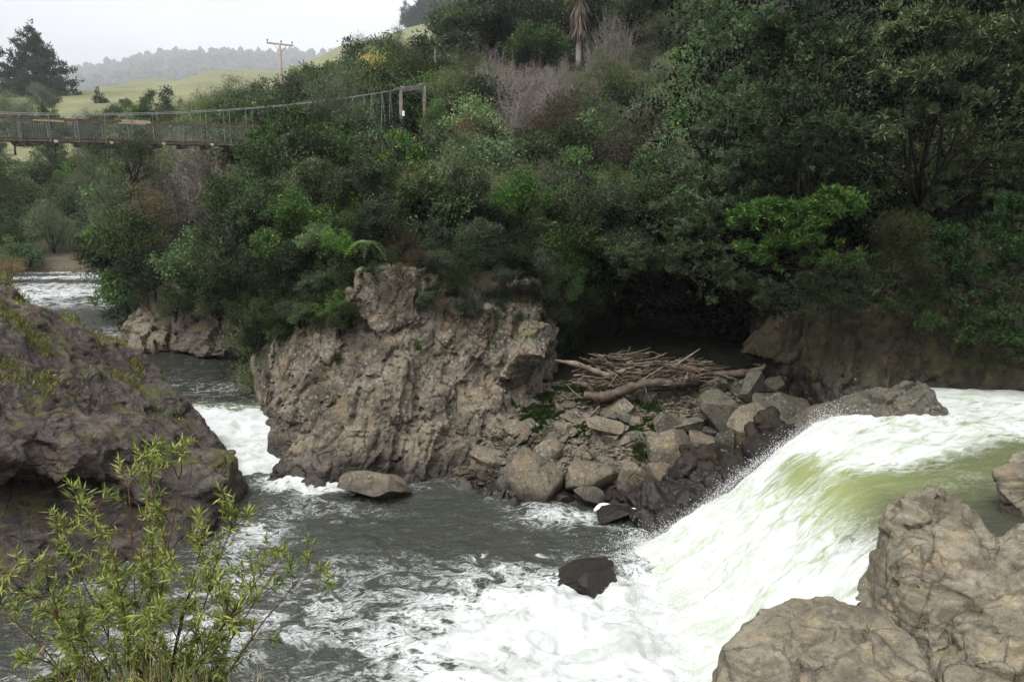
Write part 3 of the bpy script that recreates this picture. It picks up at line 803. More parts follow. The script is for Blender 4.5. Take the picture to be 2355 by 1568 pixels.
# ---- water
def pool_foam(x, y):
    px, py = proj(np.stack([x, y, x * 0], -1))
    # the boil in front of the falls, thinning out to the left
    dx = np.maximum(4.4 - x, 0)
    core = np.exp(-(dx / 5.2) ** 2) * smooth(20.4 - 0.22 * dx, 18.2 - 0.12 * dx, y)
    f = 1.05 * core + 0.55 * np.exp(-(dx / 8.5) ** 2) * np.exp(-((y - 15.5) / 2.6) ** 2)
    f += 0.8 * np.exp(-np.hypot(dx, np.maximum(0, y - 21.0)) / 0.8)
    f += 0.15 * np.exp(-((y - 20) / 3.0) ** 2) * np.exp(-((x + 1) / 4.5) ** 2)
    f += 0.30 * np.exp(-(((x - 2.0) / 1.4) ** 2 + ((y - 23.2) / 0.7) ** 2))
    f += 0.38 * np.exp(-(((x + 7.4) / 0.9) ** 2 + ((y - 21.8) / 2.0) ** 2))
    f += 1.1 * np.exp(-(((x + 6.6) / 1.7) ** 2 + ((y - 26.0) / 0.75) ** 2))
    f += 0.22 * np.exp(-(((x + 9) / 3) ** 2 + ((y - 16.5) / 2.5) ** 2))
    big = fbm(np.stack([x * .33 + .4 * np.sin(y * .5), y * .42, x * 0], -1).reshape(-1, 3), 4, 61).reshape(x.shape)
    return f + 0.07 + .19 * big
X, Y, F = grid_xy(-17, 9, 330, 6, 27.5, 290)
foam = pool_foam(X, Y)
p3 = np.stack([X, Y, X * 0], 1)
turb = np.clip(foam, 0, 1.2)
Z = 0.07 * fbm(p3 * np.array([0.9, 1.2, 1]), 4, 3) + 0.045 * ridged(p3 * np.array([2.2, 2.8, 1]), 3, 9) + turb ** 1.5 * (0.20 * fbm(p3 * 0.8, 4, 19) + 0.13 * ridged(p3 * 1.6, 4, 29))
me = mk_mesh('pool_water', np.stack([X, Y, Z], 1), F, True, M['pool'])
attr(me, 'foam', foam); attr(me, 'green', np.clip(foam * .5, 0, 1))
tag(link('pool_water', me), kind='structure')

# upper left river with the chute
def river_z(x, y):
    z = 1.0 * smooth(26.0, 32.6, y) ** 0.8 + np.maximum(0, y - 45) * 0.012
    return z - 0.35 * smooth(27.5, 25.4, y)
X, Y, F = grid_xy(-75, -4.5, 330, 25.2, 80, 420)
# finer rows near the chute
Y = 25.2 + (Y - 25.2) / 54.8 * 54.8 * (0.25 + 0.75 * (Y - 25.2) / 54.8)
p3 = np.stack([X, Y, X * 0], 1)
foam = 0.95 * smooth(33.2, 30.5, Y) + 0.08
foam += 0.55 * smooth(55, 62, Y) * (0.55 + 0.6 * vnoise(p3 * np.array([0.15, 0.45, 1]), 4)) + 0.25 * np.exp(-(((Y - 49) / 3) ** 2 + ((X + 24) / 3) ** 2))
foam += 0.14 * np.exp(-((Y - 35) / 2.0) ** 2)
turb = np.clip(foam, 0, 1)
Z = river_z(X, Y) + 0.02 * fbm(p3 * 1.2, 3, 3) + turb * (0.13 * fbm(p3 * np.array([1.6, 0.9, 1]), 4, 5) + 0.10 * ridged(p3 * np.array([1.8, 1.0, 1]), 3, 6))
me = mk_mesh('river', np.stack([X, Y, Z], 1), F, True, M['river'])
attr(me, 'foam', foam); attr(me, 'green', smooth(33.5, 31, Y) * 0.9)
tag(link('river', me), kind='structure')

# waterfall and the channel above it
nu, nv = 330, 190
u = np.linspace(0, 1, nu); v = np.linspace(0, 1, nv)
U, W = np.meshgrid(u, v, indexing='ij'); U = U.ravel(); W = W.ravel()
def falls_xyz(U, W):
    # U: 0 upstream .. 1 foot; W: 0 near side .. 1 far side
    xs = np.interp(U, [0, .12, .25, .40, .52, .64, .76, .88, 1], [34, 20, 13.5, 10.2, 8.6, 7.2, 5.9, 4.7, 3.2])
    lip = 0.9 * (0.5 - W) * smooth(.35, .6, U) + 0.5 * np.sin(W * 3.1) * smooth(.5, .7, U) * smooth(1.0, .85, U)
    xs = xs + lip * 0.6
    zz = np.interp(U, [0, .12, .25, .40, .47, .52, .58, .64, .70, .76, .82, .88, .94, 1], [3.35, 3.2, 3.08, 2.98, 2.86, 2.68, 2.36, 1.96, 1.52, 1.08, .66, .30, .02, -.35])
    y0 = np.interp(U, [0, .25, .40, .52, .64, .88, 1], [12, 12.6, 13.6, 15.0, 15.0, 14.4, 14.2])
    y1 = np.interp(U, [0, .25, .40, .52, .64, .88, 1], [27.5, 27.4, 24.2, 22.6, 22.0, 21.3, 21.0])
    y = y0 + (y1 - y0) * W
    # crown of the flow: bulge in the middle
    zz = zz + 0.22 * np.sin(np.clip(W, 0, 1) * math.pi) * smooth(.4, .6, U) * smooth(1.0, .8, U)
    return xs, y, zz
x, y, z = falls_xyz(U, W)
arc = np.interp(U, [0, .12, .25, .40, .52, .64, .76, .88, 1], [0, 14, 20.5, 23.8, 25.4, 27, 28.7, 30.3, 32])
q = np.stack([arc * 0.55, W * 7.0 * 1.3, U * 0], 1)
down = smooth(.52, .80, U)
up_far = smooth(.50, .66, W) * smooth(.0, .1, U) * smooth(.62, .46, U)
big = fbm(q * np.array([.55, .7, 1]), 4, 87)
foam = 0.04 + 1.22 * down + 0.80 * up_far + 0.22 * big
foam += 0.45 * np.exp(-((W - 0.96) / .06) ** 2) * smooth(.35, .5, U)          # torn far edge
foam += 0.30 * smooth(.30, .10, W) * smooth(.54, .66, U)                         # broken water against the near rock
foam -= 0.28 * np.exp(-(((U - .62) / .09) ** 2 + ((W - .72) / .20) ** 2))
foam -= 0.22 * np.exp(-(((U - .72) / .07) ** 2 + ((W - .40) / .14) ** 2))
foam -= 0.55 * smooth(.90, 1.0, W) * smooth(.34, .2, U)
green = smooth(.22, .52, W) * smooth(.05, .30, U) * (0.55 + 0.45 * smooth(.36, .5, U)) + 0.5 * smooth(.5, .62, U)
green = np.clip(green * (0.85 + 0.30 * fbm(q * 0.6, 3, 88)), 0, 1)
amp = 0.03 + 0.13 * np.clip(foam, 0, 1.1)
dz = amp * (0.7 * fbm(q, 4, 12) + 0.6 * ridged(q * np.array([1.2, 2.0, 1]), 4, 14)) + 0.03 * down * fbm(np.stack([x, y, z], 1) * 4, 3, 15)
me = mk_mesh('waterfall', np.stack([x - 0.6 * dz * smooth(.5, .7, U), y, z + dz], 1), grid_faces(nu, nv)[:, ::-1], True, M['falls'])
attr(me, 'foam', foam); attr(me, 'green', np.clip(green, 0, 1)); attr(me, 'fu', arc); attr(me, 'fv', W * 7.0)
tag(link('waterfall', me), kind='structure')
#@@OBJECTS
# ================================================================== PLANT BUILDERS
def leaf_quads(base, d, L, Wd, g, flat=0.7):
    n = len(base)
    ref = np.array([0, 0, 1.0]) * flat + g.normal(0, 0.55, (n, 3))
    s = np.cross(d, ref); s /= np.linalg.norm(s, axis=1, keepdims=True) + 1e-9
    nr = np.cross(s, d)
    mid = base + d * (L * 0.45)[:, None] - nr * (Wd * 0.25)[:, None]
    tip = base + d * L[:, None] - nr * (L * 0.12)[:, None]
    V = np.stack([base, mid + s * (Wd * .5)[:, None], tip, mid - s * (Wd * .5)[:, None]], 1).reshape(-1, 3)
    return V, np.arange(n * 4).reshape(-1, 4)

def unit(v): return v / (np.linalg.norm(v, axis=-1, keepdims=True) + 1e-9)

def crown(name, lobes, ncl, nlf, L, Wd, cr, mat, seed, up=0.25, out=0.7, inner=0.25, gap=0.0, gfreq=1.5, rnd=0.8, flat=0.7, spray=9):
    g = np.random.default_rng(seed)
    lobes = np.array(lobes, float)
    w = (lobes[:, 3] * lobes[:, 4] * lobes[:, 5]) ** (2 / 3)
    k = g.choice(len(lobes), ncl, p=w / w.sum())
    nsp = max(6, ncl // spray)
    ks = g.choice(len(lobes), nsp, p=w / w.sum())
    ds = unit(g.normal(0, 1, (nsp, 3)) + np.array([0, 0, .25]))
    cs = lobes[ks, :3] + ds * (g.uniform(0.72, 1.0, nsp))[:, None] * lobes[ks, 3:]
    wsp = w[ks] ** .5 * g.uniform(.5, 1.5, nsp)
    si = g.choice(nsp, ncl, p=wsp / wsp.sum())
    rs = lobes[ks][:, 3:].mean(1)[si]
    c = cs[si] + g.normal(0, 1, (ncl, 3)) * rs[:, None] * np.array([.20, .20, .10])
    d = unit(ds[si] + g.normal(0, .5, (ncl, 3)))
    inn = g.random(ncl) < inner
    k = g.choice(len(lobes), ncl, p=w / w.sum())
    di = unit(g.normal(0, 1, (ncl, 3)))
    c[inn] = (lobes[k, :3] + di * (g.random(ncl) ** .5 * .85)[:, None] * lobes[k, 3:])[inn]
    d[inn] = di[inn]
    keep = vnoise(c * gfreq, seed) > -1 + gap
    c, d = c[keep], d[keep]
    n = len(c) * nlf
    C = np.repeat(c, nlf, 0); D = np.repeat(d, nlf, 0)
    local = g.normal(0, 1, (n, 3))
    base = C + local * cr * 0.55
    ld = unit(D * out + np.array([0, 0, up]) + g.normal(0, rnd, (n, 3)) + unit(local) * 0.5)
    Ls = L * g.uniform(0.6, 1.25, n); Ws = Wd * g.uniform(0.7, 1.2, n)
    V, Q = leaf_quads(base, ld, Ls, Ws, g, flat)
    return mk_mesh(name, V, Q, False, mat)

def limb(a, b, n, wob, g, sag=0.0):
    a = np.asarray(a, float); b = np.asarray(b, float)
    t = np.linspace(0, 1, n)[:, None]
    p = a + (b - a) * t
    L = np.linalg.norm(b - a)
    o = np.cumsum(g.normal(0, wob * L / n, (n, 3)), 0)
    o -= o[-1] * t; o[0] = 0
    p = p + o
    p[:, 2] += sag * L * np.sin(t[:, 0] * math.pi)
    return p

def trunk_mesh(name, lobes, r0, mat, seed, base=(0, 0, -0.3), fork=0.35):
    g = np.random.default_rng(seed)
    lobes = np.array(lobes, float)
    c = lobes[:, :3].mean(0)
    base = np.array(base, float)
    top = base + (c - base) * fork
    m = MB()
    p = limb(base, top, 5, 0.15, g)
    m.tube(p, np.linspace(r0, r0 * .75, 5), 7)
    for l in lobes:
        e = l[:3] + np.array([0, 0, l[5] * 0.3])
        q = limb(top, e, 6, 0.22, g, 0.06)
        m.tube(q, np.linspace(r0 * .6, r0 * .15, 6), 5)
        for k in range(3):
            a = q[g.integers(2, 6)]
            b = l[:3] + unit(g.normal(0, 1, 3)) * l[3:] * 0.85
            m.tube(limb(a, b, 4, 0.2, g), np.linspace(r0 * .22, r0 * .06, 4), 4)
    return m.mesh(name, mat, True)

def dome(seed, n=7, flat=1.0):
    g = np.random.default_rng(seed)
    L = [(0, 0, .62, .72, .72, .52 * flat)]
    for i in range(n):
        a = i * 2 * math.pi / n + g.uniform(-.3, .3)
        rr = g.uniform(.4, .72)
        s = g.uniform(.28, .46)
        L.append((math.cos(a) * rr, math.sin(a) * rr, g.uniform(.3, .95) * flat, s, s, s * .85 * flat))
    L.append((g.uniform(-.2, .2), g.uniform(-.2, .2), 1.1 * flat, .36, .36, .3 * flat))
    return L

KIND = {}
def kind(key, meshes_trunk, name, cat): KIND[key] = (meshes_trunk, name, cat)
def mkkind(key, name, cat, mat, nvar, ncl, nlf, L, Wd, cr, seed, bark='bark', flat=1.0, **kw):
    vs = []
    for i in range(nvar):
        lo = dome(seed + i, flat=flat)
        vs.append((crown(name + '_foliage', lo, ncl, nlf, L, Wd, cr, M[mat], seed + 50 + i, **kw), trunk_mesh(name + '_stem', lo, 0.045, M[bark], seed + i)))
    KIND[key] = (vs, name, cat)
mkkind('broad', 'leafy_bush', 'bush', 'l_broad', 3, 330, 22, .085, .040, .13, 100, gap=0.55)
mkkind('bright', 'bright_bush', 'bush', 'l_bright', 2, 300, 22, .080, .034, .13, 110, gap=0.6)
mkkind('dark', 'dark_bush', 'bush', 'l_dark', 3, 360, 22, .065, .036, .12, 120, gap=0.5)
mkkind('fine', 'feathery_bush', 'bush', 'l_fine', 3, 420, 26, .085, .013, .14, 130, up=0.6, gap=0.5, flat=1.15)
mkkind('brown', 'brownish_bush', 'bush', 'l_brown', 2, 380, 22, .065, .022, .13, 140, gap=0.6)
mkkind('yellow', 'yellow_bush', 'bush', 'l_yellow', 1, 200, 20, .085, .042, .12, 150, gap=0.6)
mkkind('autumn', 'autumn_bush', 'bush', 'l_autumn', 1, 260, 22, .075, .03, .13, 155, gap=0.5)

def bare_mesh(name, seed, n=26, mat='greybark', spread=.8, height=1.3, thick=.010):
    g = np.random.default_rng(seed)
    m = MB()
    for i in range(n):
        a = g.uniform(0, 2 * math.pi); rr = g.uniform(0.1, 1) * spread
        tip = np.array([math.cos(a) * rr, math.sin(a) * rr, height * g.uniform(.6, 1.05) * (1 - .25 * rr)])
        p = limb((math.cos(a) * rr * .25, math.sin(a) * rr * .25, -.1), tip, 7, .16, g, .05)
        m.tube(p, np.linspace(thick, thick * .35, 7), 3, False)
        for k in range(9):
            j = g.integers(2, 7); b0 = p[j]
            d = unit(g.normal(0, .6, 3) + np.array([math.cos(a) * .5, math.sin(a) * .5, .7]))
            q = limb(b0, b0 + d * g.uniform(.15, .42), 4, .2, g)
            m.tube(q, np.linspace(thick * .5, thick * .22, 4), 3, False)
            for kk in range(5):
                b1 = q[g.integers(1, 4)]
                d2 = unit(d + g.normal(0, .6, 3))
                m.tube([b1, b1 + d2 * g.uniform(.06, .18)], [thick * .28, thick * .15], 3, False)
    return m.mesh(name, M[mat], False)
KIND['bare'] = ([(None, bare_mesh('bare_twigs', 160 + i)) for i in range(3)], 'bare_bush', 'bush')

plant_count = {}
def plant(key, loc, s, label, group=None, rz=None, sz=None, g=rng, tilt=0.12):
    vs, name, cat = KIND[key]
    i = plant_count.get(key, 0); plant_count[key] = i + 1
    cm, tm = vs[i % len(vs)]
    e = empty(name, loc, g.uniform(0, 6.28) if rz is None else rz)
    e.scale = (s, s, s * (sz if sz else g.uniform(.85, 1.2)))
    e.rotation_euler[0] = g.uniform(-tilt, tilt); e.rotation_euler[1] = g.uniform(-tilt, tilt)
    tag(e, label, cat, group)
    if cm: link('foliage', cm, e)
    link('stem', tm, e)
    return e

# ================================================================== HILLSIDE BUSH
LBL = {
    'broad': ('mid green leafy bush in the dense scrub of the hillside above the cliff', 'leafy bushes on the hillside'),
    'bright': ('bright yellow-green leafy bush standing out in the hillside scrub', 'bright bushes on the hillside'),
    'dark': ('dark green small-leaved bush in the dense scrub of the hillside', 'dark bushes on the hillside'),
    'fine': ('pale grey-green feathery bush in the hillside scrub', 'feathery bushes on the hillside'),
    'brown': ('brownish green dry-looking bush in the hillside scrub', 'brownish bushes on the hillside'),
    'bare': ('leafless grey bush of thin bare twigs among the hillside scrub', 'bare grey bushes on the hillside'),
}
def pick(px, py, g):
    r = g.random()
    def inr(x0, y0, x1, y1): return x0 < px < x1 and y0 < py < y1
    if inr(1120, 150, 1330, 330) : return 'bare' if r < .75 else 'brown'
    if inr(330, 370, 540, 520): return 'bare' if r < .55 else ('brown' if r < .8 else 'fine')
    if inr(400, 230, 520, 300): return 'bare' if r < .6 else 'fine'
    if inr(1280, 60, 1420, 190): return 'bare' if r < .6 else 'dark'
    if inr(990, 60, 1200, 250): return 'fine' if r < .85 else 'broad'
    if inr(700, 90, 980, 240): return 'broad' if r < .6 else 'fine'
    if inr(1250, 130, 1560, 330): return 'fine' if r < .45 else ('brown' if r < .75 else 'dark')
    if inr(230, 480, 560, 720): return 'dark' if r < .55 else 'broad'
    if inr(560, 250, 1560, 700): return ('broad' if r < .34 else 'dark' if r < .64 else 'fine' if r < .78 else 'bright' if r < .88 else 'brown')
    return 'broad' if r < .4 else 'dark' if r < .8 else 'fine'
g = np.random.default_rng(21)
placed = []
yy = 30.0
while yy < 112:
    sp = 1.9 + (yy - 30) * 0.042
    xx = -0.75 * yy
    while xx < 0.66 * yy:
        x = xx + g.uniform(-.45, .45) * sp; y = yy + g.uniform(-.45, .45) * sp
        xx += sp
        sd_ = float(sdist(np.array([x]), np.array([y]))[0])
        if sd_ < -0.1: continue
        z = float(hill_h(np.array([x]), np.array([y]))[0])
        s = sp * g.uniform(.62, .95)
        px, py = proj(np.array([x, y, z + s]))
        if px < -60 or px > 2460 or py < -120: continue
        if px > 1640 and (y < 32.5 or y > 62): continue
        lim = np.interp(px, SKY[:, 0], SKY[:, 1])
        # keep the bridge, its tower and the pole in view
        bx = -28.2 + 1.45 * (y - 47)
        if px < 548 and y < 54: lim = max(lim, 338)
        if 548 <= px < 600 and y < 56: lim = max(lim, np.interp(px, [548, 600], [325, 276]))
        if 600 <= px < 880 and y < 62: lim = max(lim, np.interp(px, [600, 700, 880], [276, 262, 262]))
        if 880 <= px < 1010 and y < 64: lim = max(lim, 280)
        if 630 < px < 672 and y < 82: lim = max(lim, 232)
        if 1010 < px < 1540 and y > 60: lim = max(lim, np.interp(px, [1010, 1060, 1200, 1540], [70, 90, 150, 130]))
        if math.hypot(x + 7.0, y - 61.8) < 2.2: continue
        top = float(proj(np.array([x, y, z + 1.75 * s]))[1])
        tries = 0
        while top < lim and tries < 8:
            s *= .85; z -= .25 * s; tries += 1
            top = float(proj(np.array([x, y, z + 1.75 * s]))[1])
        if top < lim - 4: continue
        if s < 0.5: continue
        key = pick(px, float(proj(np.array([x, y, z + .7 * s]))[1]), g)
        lb, gr = LBL[key]
        pyc = float(proj(np.array([x, y, z]))[1])
        zone = ('below the footbridge deck' if px < 560 and y < 58 else 'on the crest behind the footbridge' if px < 680 else 'between the footbridge deck and its tower' if px < 900 and y < 62
                else 'on the hilltop behind the bridge tower' if px < 1000 and y >= 62 else 'just above the rock cliff' if y < 37 and px < 1290 else 'above the dark recess with the driftwood' if y < 37
                else 'under the tall hilltop trees' if y > 66 else 'halfway up the slope beside the right bank trees' if px > 1330 else 'halfway up the slope right of the bridge tower')
        lb = lb.split(' in the ')[0].split(' among ')[0].split(' standing out')[0] + ' ' + zone; gr = gr.replace('on the hillside', zone)
        plant(key, (x, y, z - .15 * s), s * (1.15 if key != 'bare' else 1.25), lb, gr, g=g)
        placed.append((x, y))
    yy += sp * 0.92
print('hillside bushes', len(placed))

# bushes hanging over the cliff edges
edge = [  # px, py (centre), Y, size, kind
    (300, 560, 46.5, 2.6, 'dark'), (285, 650, 46, 2.0, 'broad'), (350, 620, 44.5, 2.0, 'dark'), (430, 600, 43, 2.2, 'broad'), (400, 690, 43.5, 1.5, 'dark'), (480, 660, 42, 1.8, 'dark'), (250, 600, 49, 2.2, 'dark'), (270, 480, 50, 2.4, 'fine'),
    (330, 470, 47, 2.2, 'brown'), (300, 390, 50, 2.2, 'fine'), (520, 560, 40, 2.2, 'dark'), (500, 700, 40.5, 1.6, 'dark'), (540, 640, 38, 1.9, 'dark'), (560, 720, 34.5, 1.3, 'dark'), (600, 610, 33, 1.7, 'dark'), (590, 500, 35, 1.9, 'broad'), (540, 480, 39, 2.0, 'dark'),
    (640, 560, 31.5, 1.4, 'broad'), (650, 640, 31, 1.2, 'dark'), (700, 600, 30.5, 1.3, 'dark'), (690, 500, 31, 1.5, 'broad'), (720, 690, 30.2, .9, 'broad'), (660, 720, 30.6, .8, 'dark'), (760, 660, 29.8, .9, 'broad'), (780, 610, 30, 1.0, 'dark'), (740, 550, 29.6, 1.1, 'bright'), (770, 560, 29.2, .8, 'bright'),
    (820, 520, 30.4, 1.2, 'dark'), (880, 500, 30.5, 1.3, 'dark'), (930, 560, 30.6, .9, 'brown'), (990, 560, 30.5, 1.1, 'dark'), (1010, 620, 30.2, .8, 'broad'), (1060, 590, 30.6, 1.0, 'broad'), (1100, 540, 31, 1.3, 'dark'), (1140, 600, 31, .9, 'dark'), (1190, 570, 31.4, 1.2, 'dark'), (1240, 620, 31.6, 1.0, 'dark'), (1290, 600, 32, 1.3, 'dark'), (1330, 560, 32.5, 1.5, 'broad'), (1390, 600, 33, 1.4, 'dark'),
    (1440, 560, 33, 1.5, 'dark'), (1500, 600, 33.5, 1.4, 'dark'), (1300, 480, 33, 1.7, 'dark'), (1420, 460, 33.5, 1.8, 'dark'), (1200, 450, 33, 1.5, 'bright'), (1500, 450, 33.5, 1.7, 'dark'), (1360, 650, 32.8, .9, 'dark'), (1280, 680, 31.4, .6, 'dark'),
    (960, 420, 32.5, 1.5, 'broad'), (830, 420, 32.5, 1.5, 'dark'), (1080, 430, 33, 1.5, 'dark'), (640, 450, 34, 1.6, 'bright'), (720, 430, 33.5, 1.6, 'dark'),
]
EL = {'broad': 'mid green leafy bush overhanging the edge of the river bank', 'dark': 'dark green small-leaved bush overhanging the edge of the river bank', 'bright': 'light green leafy bush overhanging the top of the cliff', 'fine': 'feathery grey-green bush on the river bank below the bridge', 'brown': 'brownish dry bush overhanging the edge of the river bank'}
for (px, py, yv, s, key) in edge:
    p = P(px, py, yv)
    s *= 0.92
    zone = ('above the pale rocks of the upper pool' if px < 520 else 'above the narrow chute' if px < 640 else 'above the cliff beside the square block' if px < 960 else 'above the cliff beside the dark recess' if px < 1280 else 'roofing the dark recess')
    plant(key, (p[0], p[1], p[2] - .65 * s), s, EL[key].split(' over')[0].split(' on the')[0] + ' ' + zone, key + ' bushes ' + zone, g=g, tilt=.3)
for (px, py, yv, s, key) in [(622, 335, 49, 1.8, 'broad'), (640, 325, 49, 2.3, 'dark'), (700, 318, 50, 2.4, 'broad'), (760, 312, 51, 2.4, 'fine'), (820, 318, 51, 2.2, 'broad'), (880, 322, 52, 2.1, 'dark'), (610, 372, 46, 2.2, 'dark'), (690, 370, 46, 2.2, 'broad'), (770, 370, 46, 2.2, 'dark')]:
    p = P(px, py, yv)
    plant(key, (p[0], p[1], p[2] - .62 * s), s, {'broad': 'leafy green bush hiding the end of the footbridge deck', 'dark': 'dark green bush hiding the end of the footbridge deck', 'fine': 'feathery bush hiding the end of the footbridge deck'}[key], key + ' bushes at the end of the bridge deck', g=g, tilt=.2)
# bushes draped over the cliff top
for (px, py, yv, s, key) in [(1000, 655, 28.9, .55, 'dark'), (1050, 640, 29.0, .6, 'dark'), (1110, 650, 29.2, .55, 'brown'), (1160, 640, 29.4, .65, 'dark'), (1210, 655, 29.6, .65, 'dark'), (1255, 680, 29.9, .6, 'dark'), (1290, 720, 30.2, .55, 'dark'), (1230, 740, 30.0, .7, 'dark'), (1270, 790, 30.4, .6, 'dark'), (1150, 690, 29.7, .7, 'dark'), (1200, 700, 29.9, .8, 'brown'), (1290, 660, 30.6, .9, 'dark'), (1320, 740, 31.2, .8, 'dark'), (1340, 690, 31.6, 1.0, 'dark'), (1040, 680, 29.3, .5, 'broad'), (600, 740, 30.8, .9, 'dark'), (570, 790, 32.0, .8, 'dark'), (660, 715, 29.0, .55, 'dark'), (700, 722, 28.8, .5, 'broad'), (735, 738, 28.5, .45, 'dark'), (775, 735, 28.2, .45, 'broad'), (800, 715, 28.0, .4, 'dark'), (980, 690, 28.4, .5, 'dark'), (1020, 705, 28.4, .45, 'brown'), (1070, 700, 28.6, .5, 'dark'), (1120, 715, 28.9, .5, 'dark'), (1170, 730, 29.2, .55, 'dark'), (1215, 760, 29.5, .5, 'broad'), (860, 618, 28.2, .4, 'dark'), (925, 620, 28.2, .4, 'brown'), (640, 770, 29.6, .45, 'broad'), (1010, 600, 29.2, .8, 'dark'), (1090, 600, 29.4, .8, 'broad'), (1180, 590, 29.6, .9, 'dark'), (1250, 620, 29.9, .9, 'dark'), (960, 590, 29.0, .6, 'brown'), (640, 740, 29.9, .7, 'dark'), (690, 730, 29.4, .7, 'dark'), (740, 715, 29.0, .7, 'broad'), (790, 700, 28.6, .6, 'broad'), (620, 700, 30.6, .9, 'dark'), (590, 770, 31.2, .7, 'dark'), (790, 640, 28.9, .8, 'broad'), (730, 650, 29.2, .9, 'dark'), (900, 588, 28.9, .5, 'dark')]:
    p = P(px, py, yv)
    zone = (' by the chute' if px < 700 else ' beside the square block' if px < 980 else ' behind the ribs' if px < 1180 else ' next to the recess')
    plant(key, (p[0], p[1], p[2] - .62 * s), s, {'broad': 'small leafy bush draped over the top of the rock cliff', 'dark': 'small dark bush draped over the top of the rock cliff', 'brown': 'small brownish bush draped over the top of the rock cliff'}[key] + zone, key + ' bushes draped over the cliff top' + zone, g=g, tilt=.35)
# yellow-flecked tree and special bushes
p = P(878, 165, 78)
plant('yellow', (p[0], p[1] - 1.0, p[2] - 1.6), 2.2, 'bush with yellow leaves on the hilltop beside the bridge tower', None, g=g)
plant('bright', P(1000, 322, 57), 1.2, 'upright bright green bush in front of the bridge tower posts', None, sz=1.6, g=g)
for i, (px, py, yv, s, key) in enumerate([(745, 195, 84, 3.6, 'broad'), (830, 175, 86, 3.8, 'broad'), (900, 150, 88, 3.6, 'broad'), (715, 215, 80, 3.0, 'fine'), (560, 240, 90, 3.4, 'fine'), (505, 248, 92, 3.0, 'broad'), (610, 240, 88, 3.0, 'broad')]):
    p = P(px, py, yv)
    plant(key, (p[0], p[1], p[2] - .8 * s), s, 'rounded leafy tree on the crest near the power pole' if key == 'broad' else 'feathery pale tree on the crest near the power pole', key + ' trees on the crest', g=g)

# tall dark trees on the hilltop
lo = [(0, 0, 5.4, 2.6, 2.6, 1.5), (-1.8, .5, 4.8, 1.8, 1.8, 1.1), (1.9, -.3, 4.9, 1.9, 1.9, 1.1), (.4, 1.4, 6.2, 1.8, 1.8, 1.0), (-.5, -1.5, 4.4, 1.7, 1.7, .9)]
tallc = [crown('tall_tree_crown', lo, 420, 24, .36, .13, .5, M['l_dark'], 300 + i, gap=.5, gfreq=.6) for i in range(2)]
tallt = [trunk_mesh('tall_tree_trunk', lo, .22, M['bark'], 310 + i, base=(0, 0, -1), fork=.6) for i in range(2)]
for i, (px, py, yv, s) in enumerate([(1060, 60, 92, 1.15), (1130, 40, 95, 1.2), (1210, 50, 93, 1.2), (1290, 30, 96, 1.2), (1380, 20, 94, 1.2), (1460, 30, 92, 1.2), (1530, 10, 90, 1.2), (1180, -20, 104, 1.3), (1330, -40, 105, 1.3), (1480, -40, 104, 1.3), (1040, 110, 88, .8), (1240, 100, 90, 1.0)]):
    p = P(px, py, yv)
    e = empty('dark_tree', (p[0], p[1], p[2] - 5.4 * s), g.uniform(0, 6.28), s)
    tag(e, 'tall dark-crowned tree with bare lower trunk on the hilltop', 'tree', 'tall dark trees on the hilltop')
    link('crown', tallc[i % 2], e); link('trunk', tallt[i % 2], e)

# far bank trees
fk = np.random.default_rng(33)
nfar = 0
for yv in np.arange(79, 128, 4.6):
    for xv in np.arange(-0.74 * yv, -0.42 * yv, 4.6):
        x = xv + fk.uniform(-1.6, 1.6); y = yv + fk.uniform(-1.6, 1.6)
        z = float(far_h(np.array([x]), np.array([y]))[0])
        px, py = proj(np.array([x, y, z + 2]))
        # the slip of bare earth
        if abs(px - (np.interp(py, [370, 600], [128, 62]))) < 13 and y < 112: continue
        if y < 81 and px > 110 and fk.random() < .5: continue
        s = fk.uniform(2.4, 3.8)
        top = float(proj(np.array([x, y, z + 1.25 * s]))[1])
        while top < 340: s *= .85; top = float(proj(np.array([x, y, z + 1.25 * s]))[1])
        if s < 1.0: continue
        key = ('broad', 'dark', 'fine', 'broad', 'dark', 'bright')[fk.integers(0, 6)]
        plant(key, (x, y, z - .2), s, {'broad': 'leafy green tree on the far river bank', 'dark': 'dark green tree on the far river bank', 'fine': 'pale feathery tree on the far river bank', 'bright': 'light green tree on the far river bank'}[key], key + ' trees on the far bank', g=fk)
        nfar += 1
p = P(15, 625, 72)
plant('autumn', (p[0], p[1], 1.2), 2.0, 'yellow-brown autumn bush at the water edge on the far bank', g=fk)
# trees and bushes behind the bridge
for (px, py, yv, s, key, lb) in [(370, 245, 150, 4.2, 'dark', 'round dark tree on the pasture behind the bridge'), (288, 236, 190, 1.9, 'dark', 'small round tree alone on the pasture below the hills'), (440, 262, 130, 3.5, 'bare', 'grey leafless scrub behind the bridge'), (330, 268, 140, 3.2, 'broad', 'low green bush on the pasture behind the bridge'), (265, 262, 150, 3.0, 'dark', 'low dark bush beside the conical tree'), (400, 290, 110, 3.0, 'fine', 'pale feathery bush seen through the bridge netting'), (300, 300, 115, 3.2, 'broad', 'green bush seen through the bridge netting'), (120, 300, 120, 3.6, 'dark', 'dark bush below the big pine'), (30, 300, 122, 3.6, 'dark', 'dark bush at the left foot of the big pine'), (200, 300, 120, 3.2, 'fine', 'pale bush below the pasture behind the bridge')]:
    p = P(px, py, yv)
    plant(key, (p[0], p[1], p[2] - .7 * s), s, lb, g=fk)

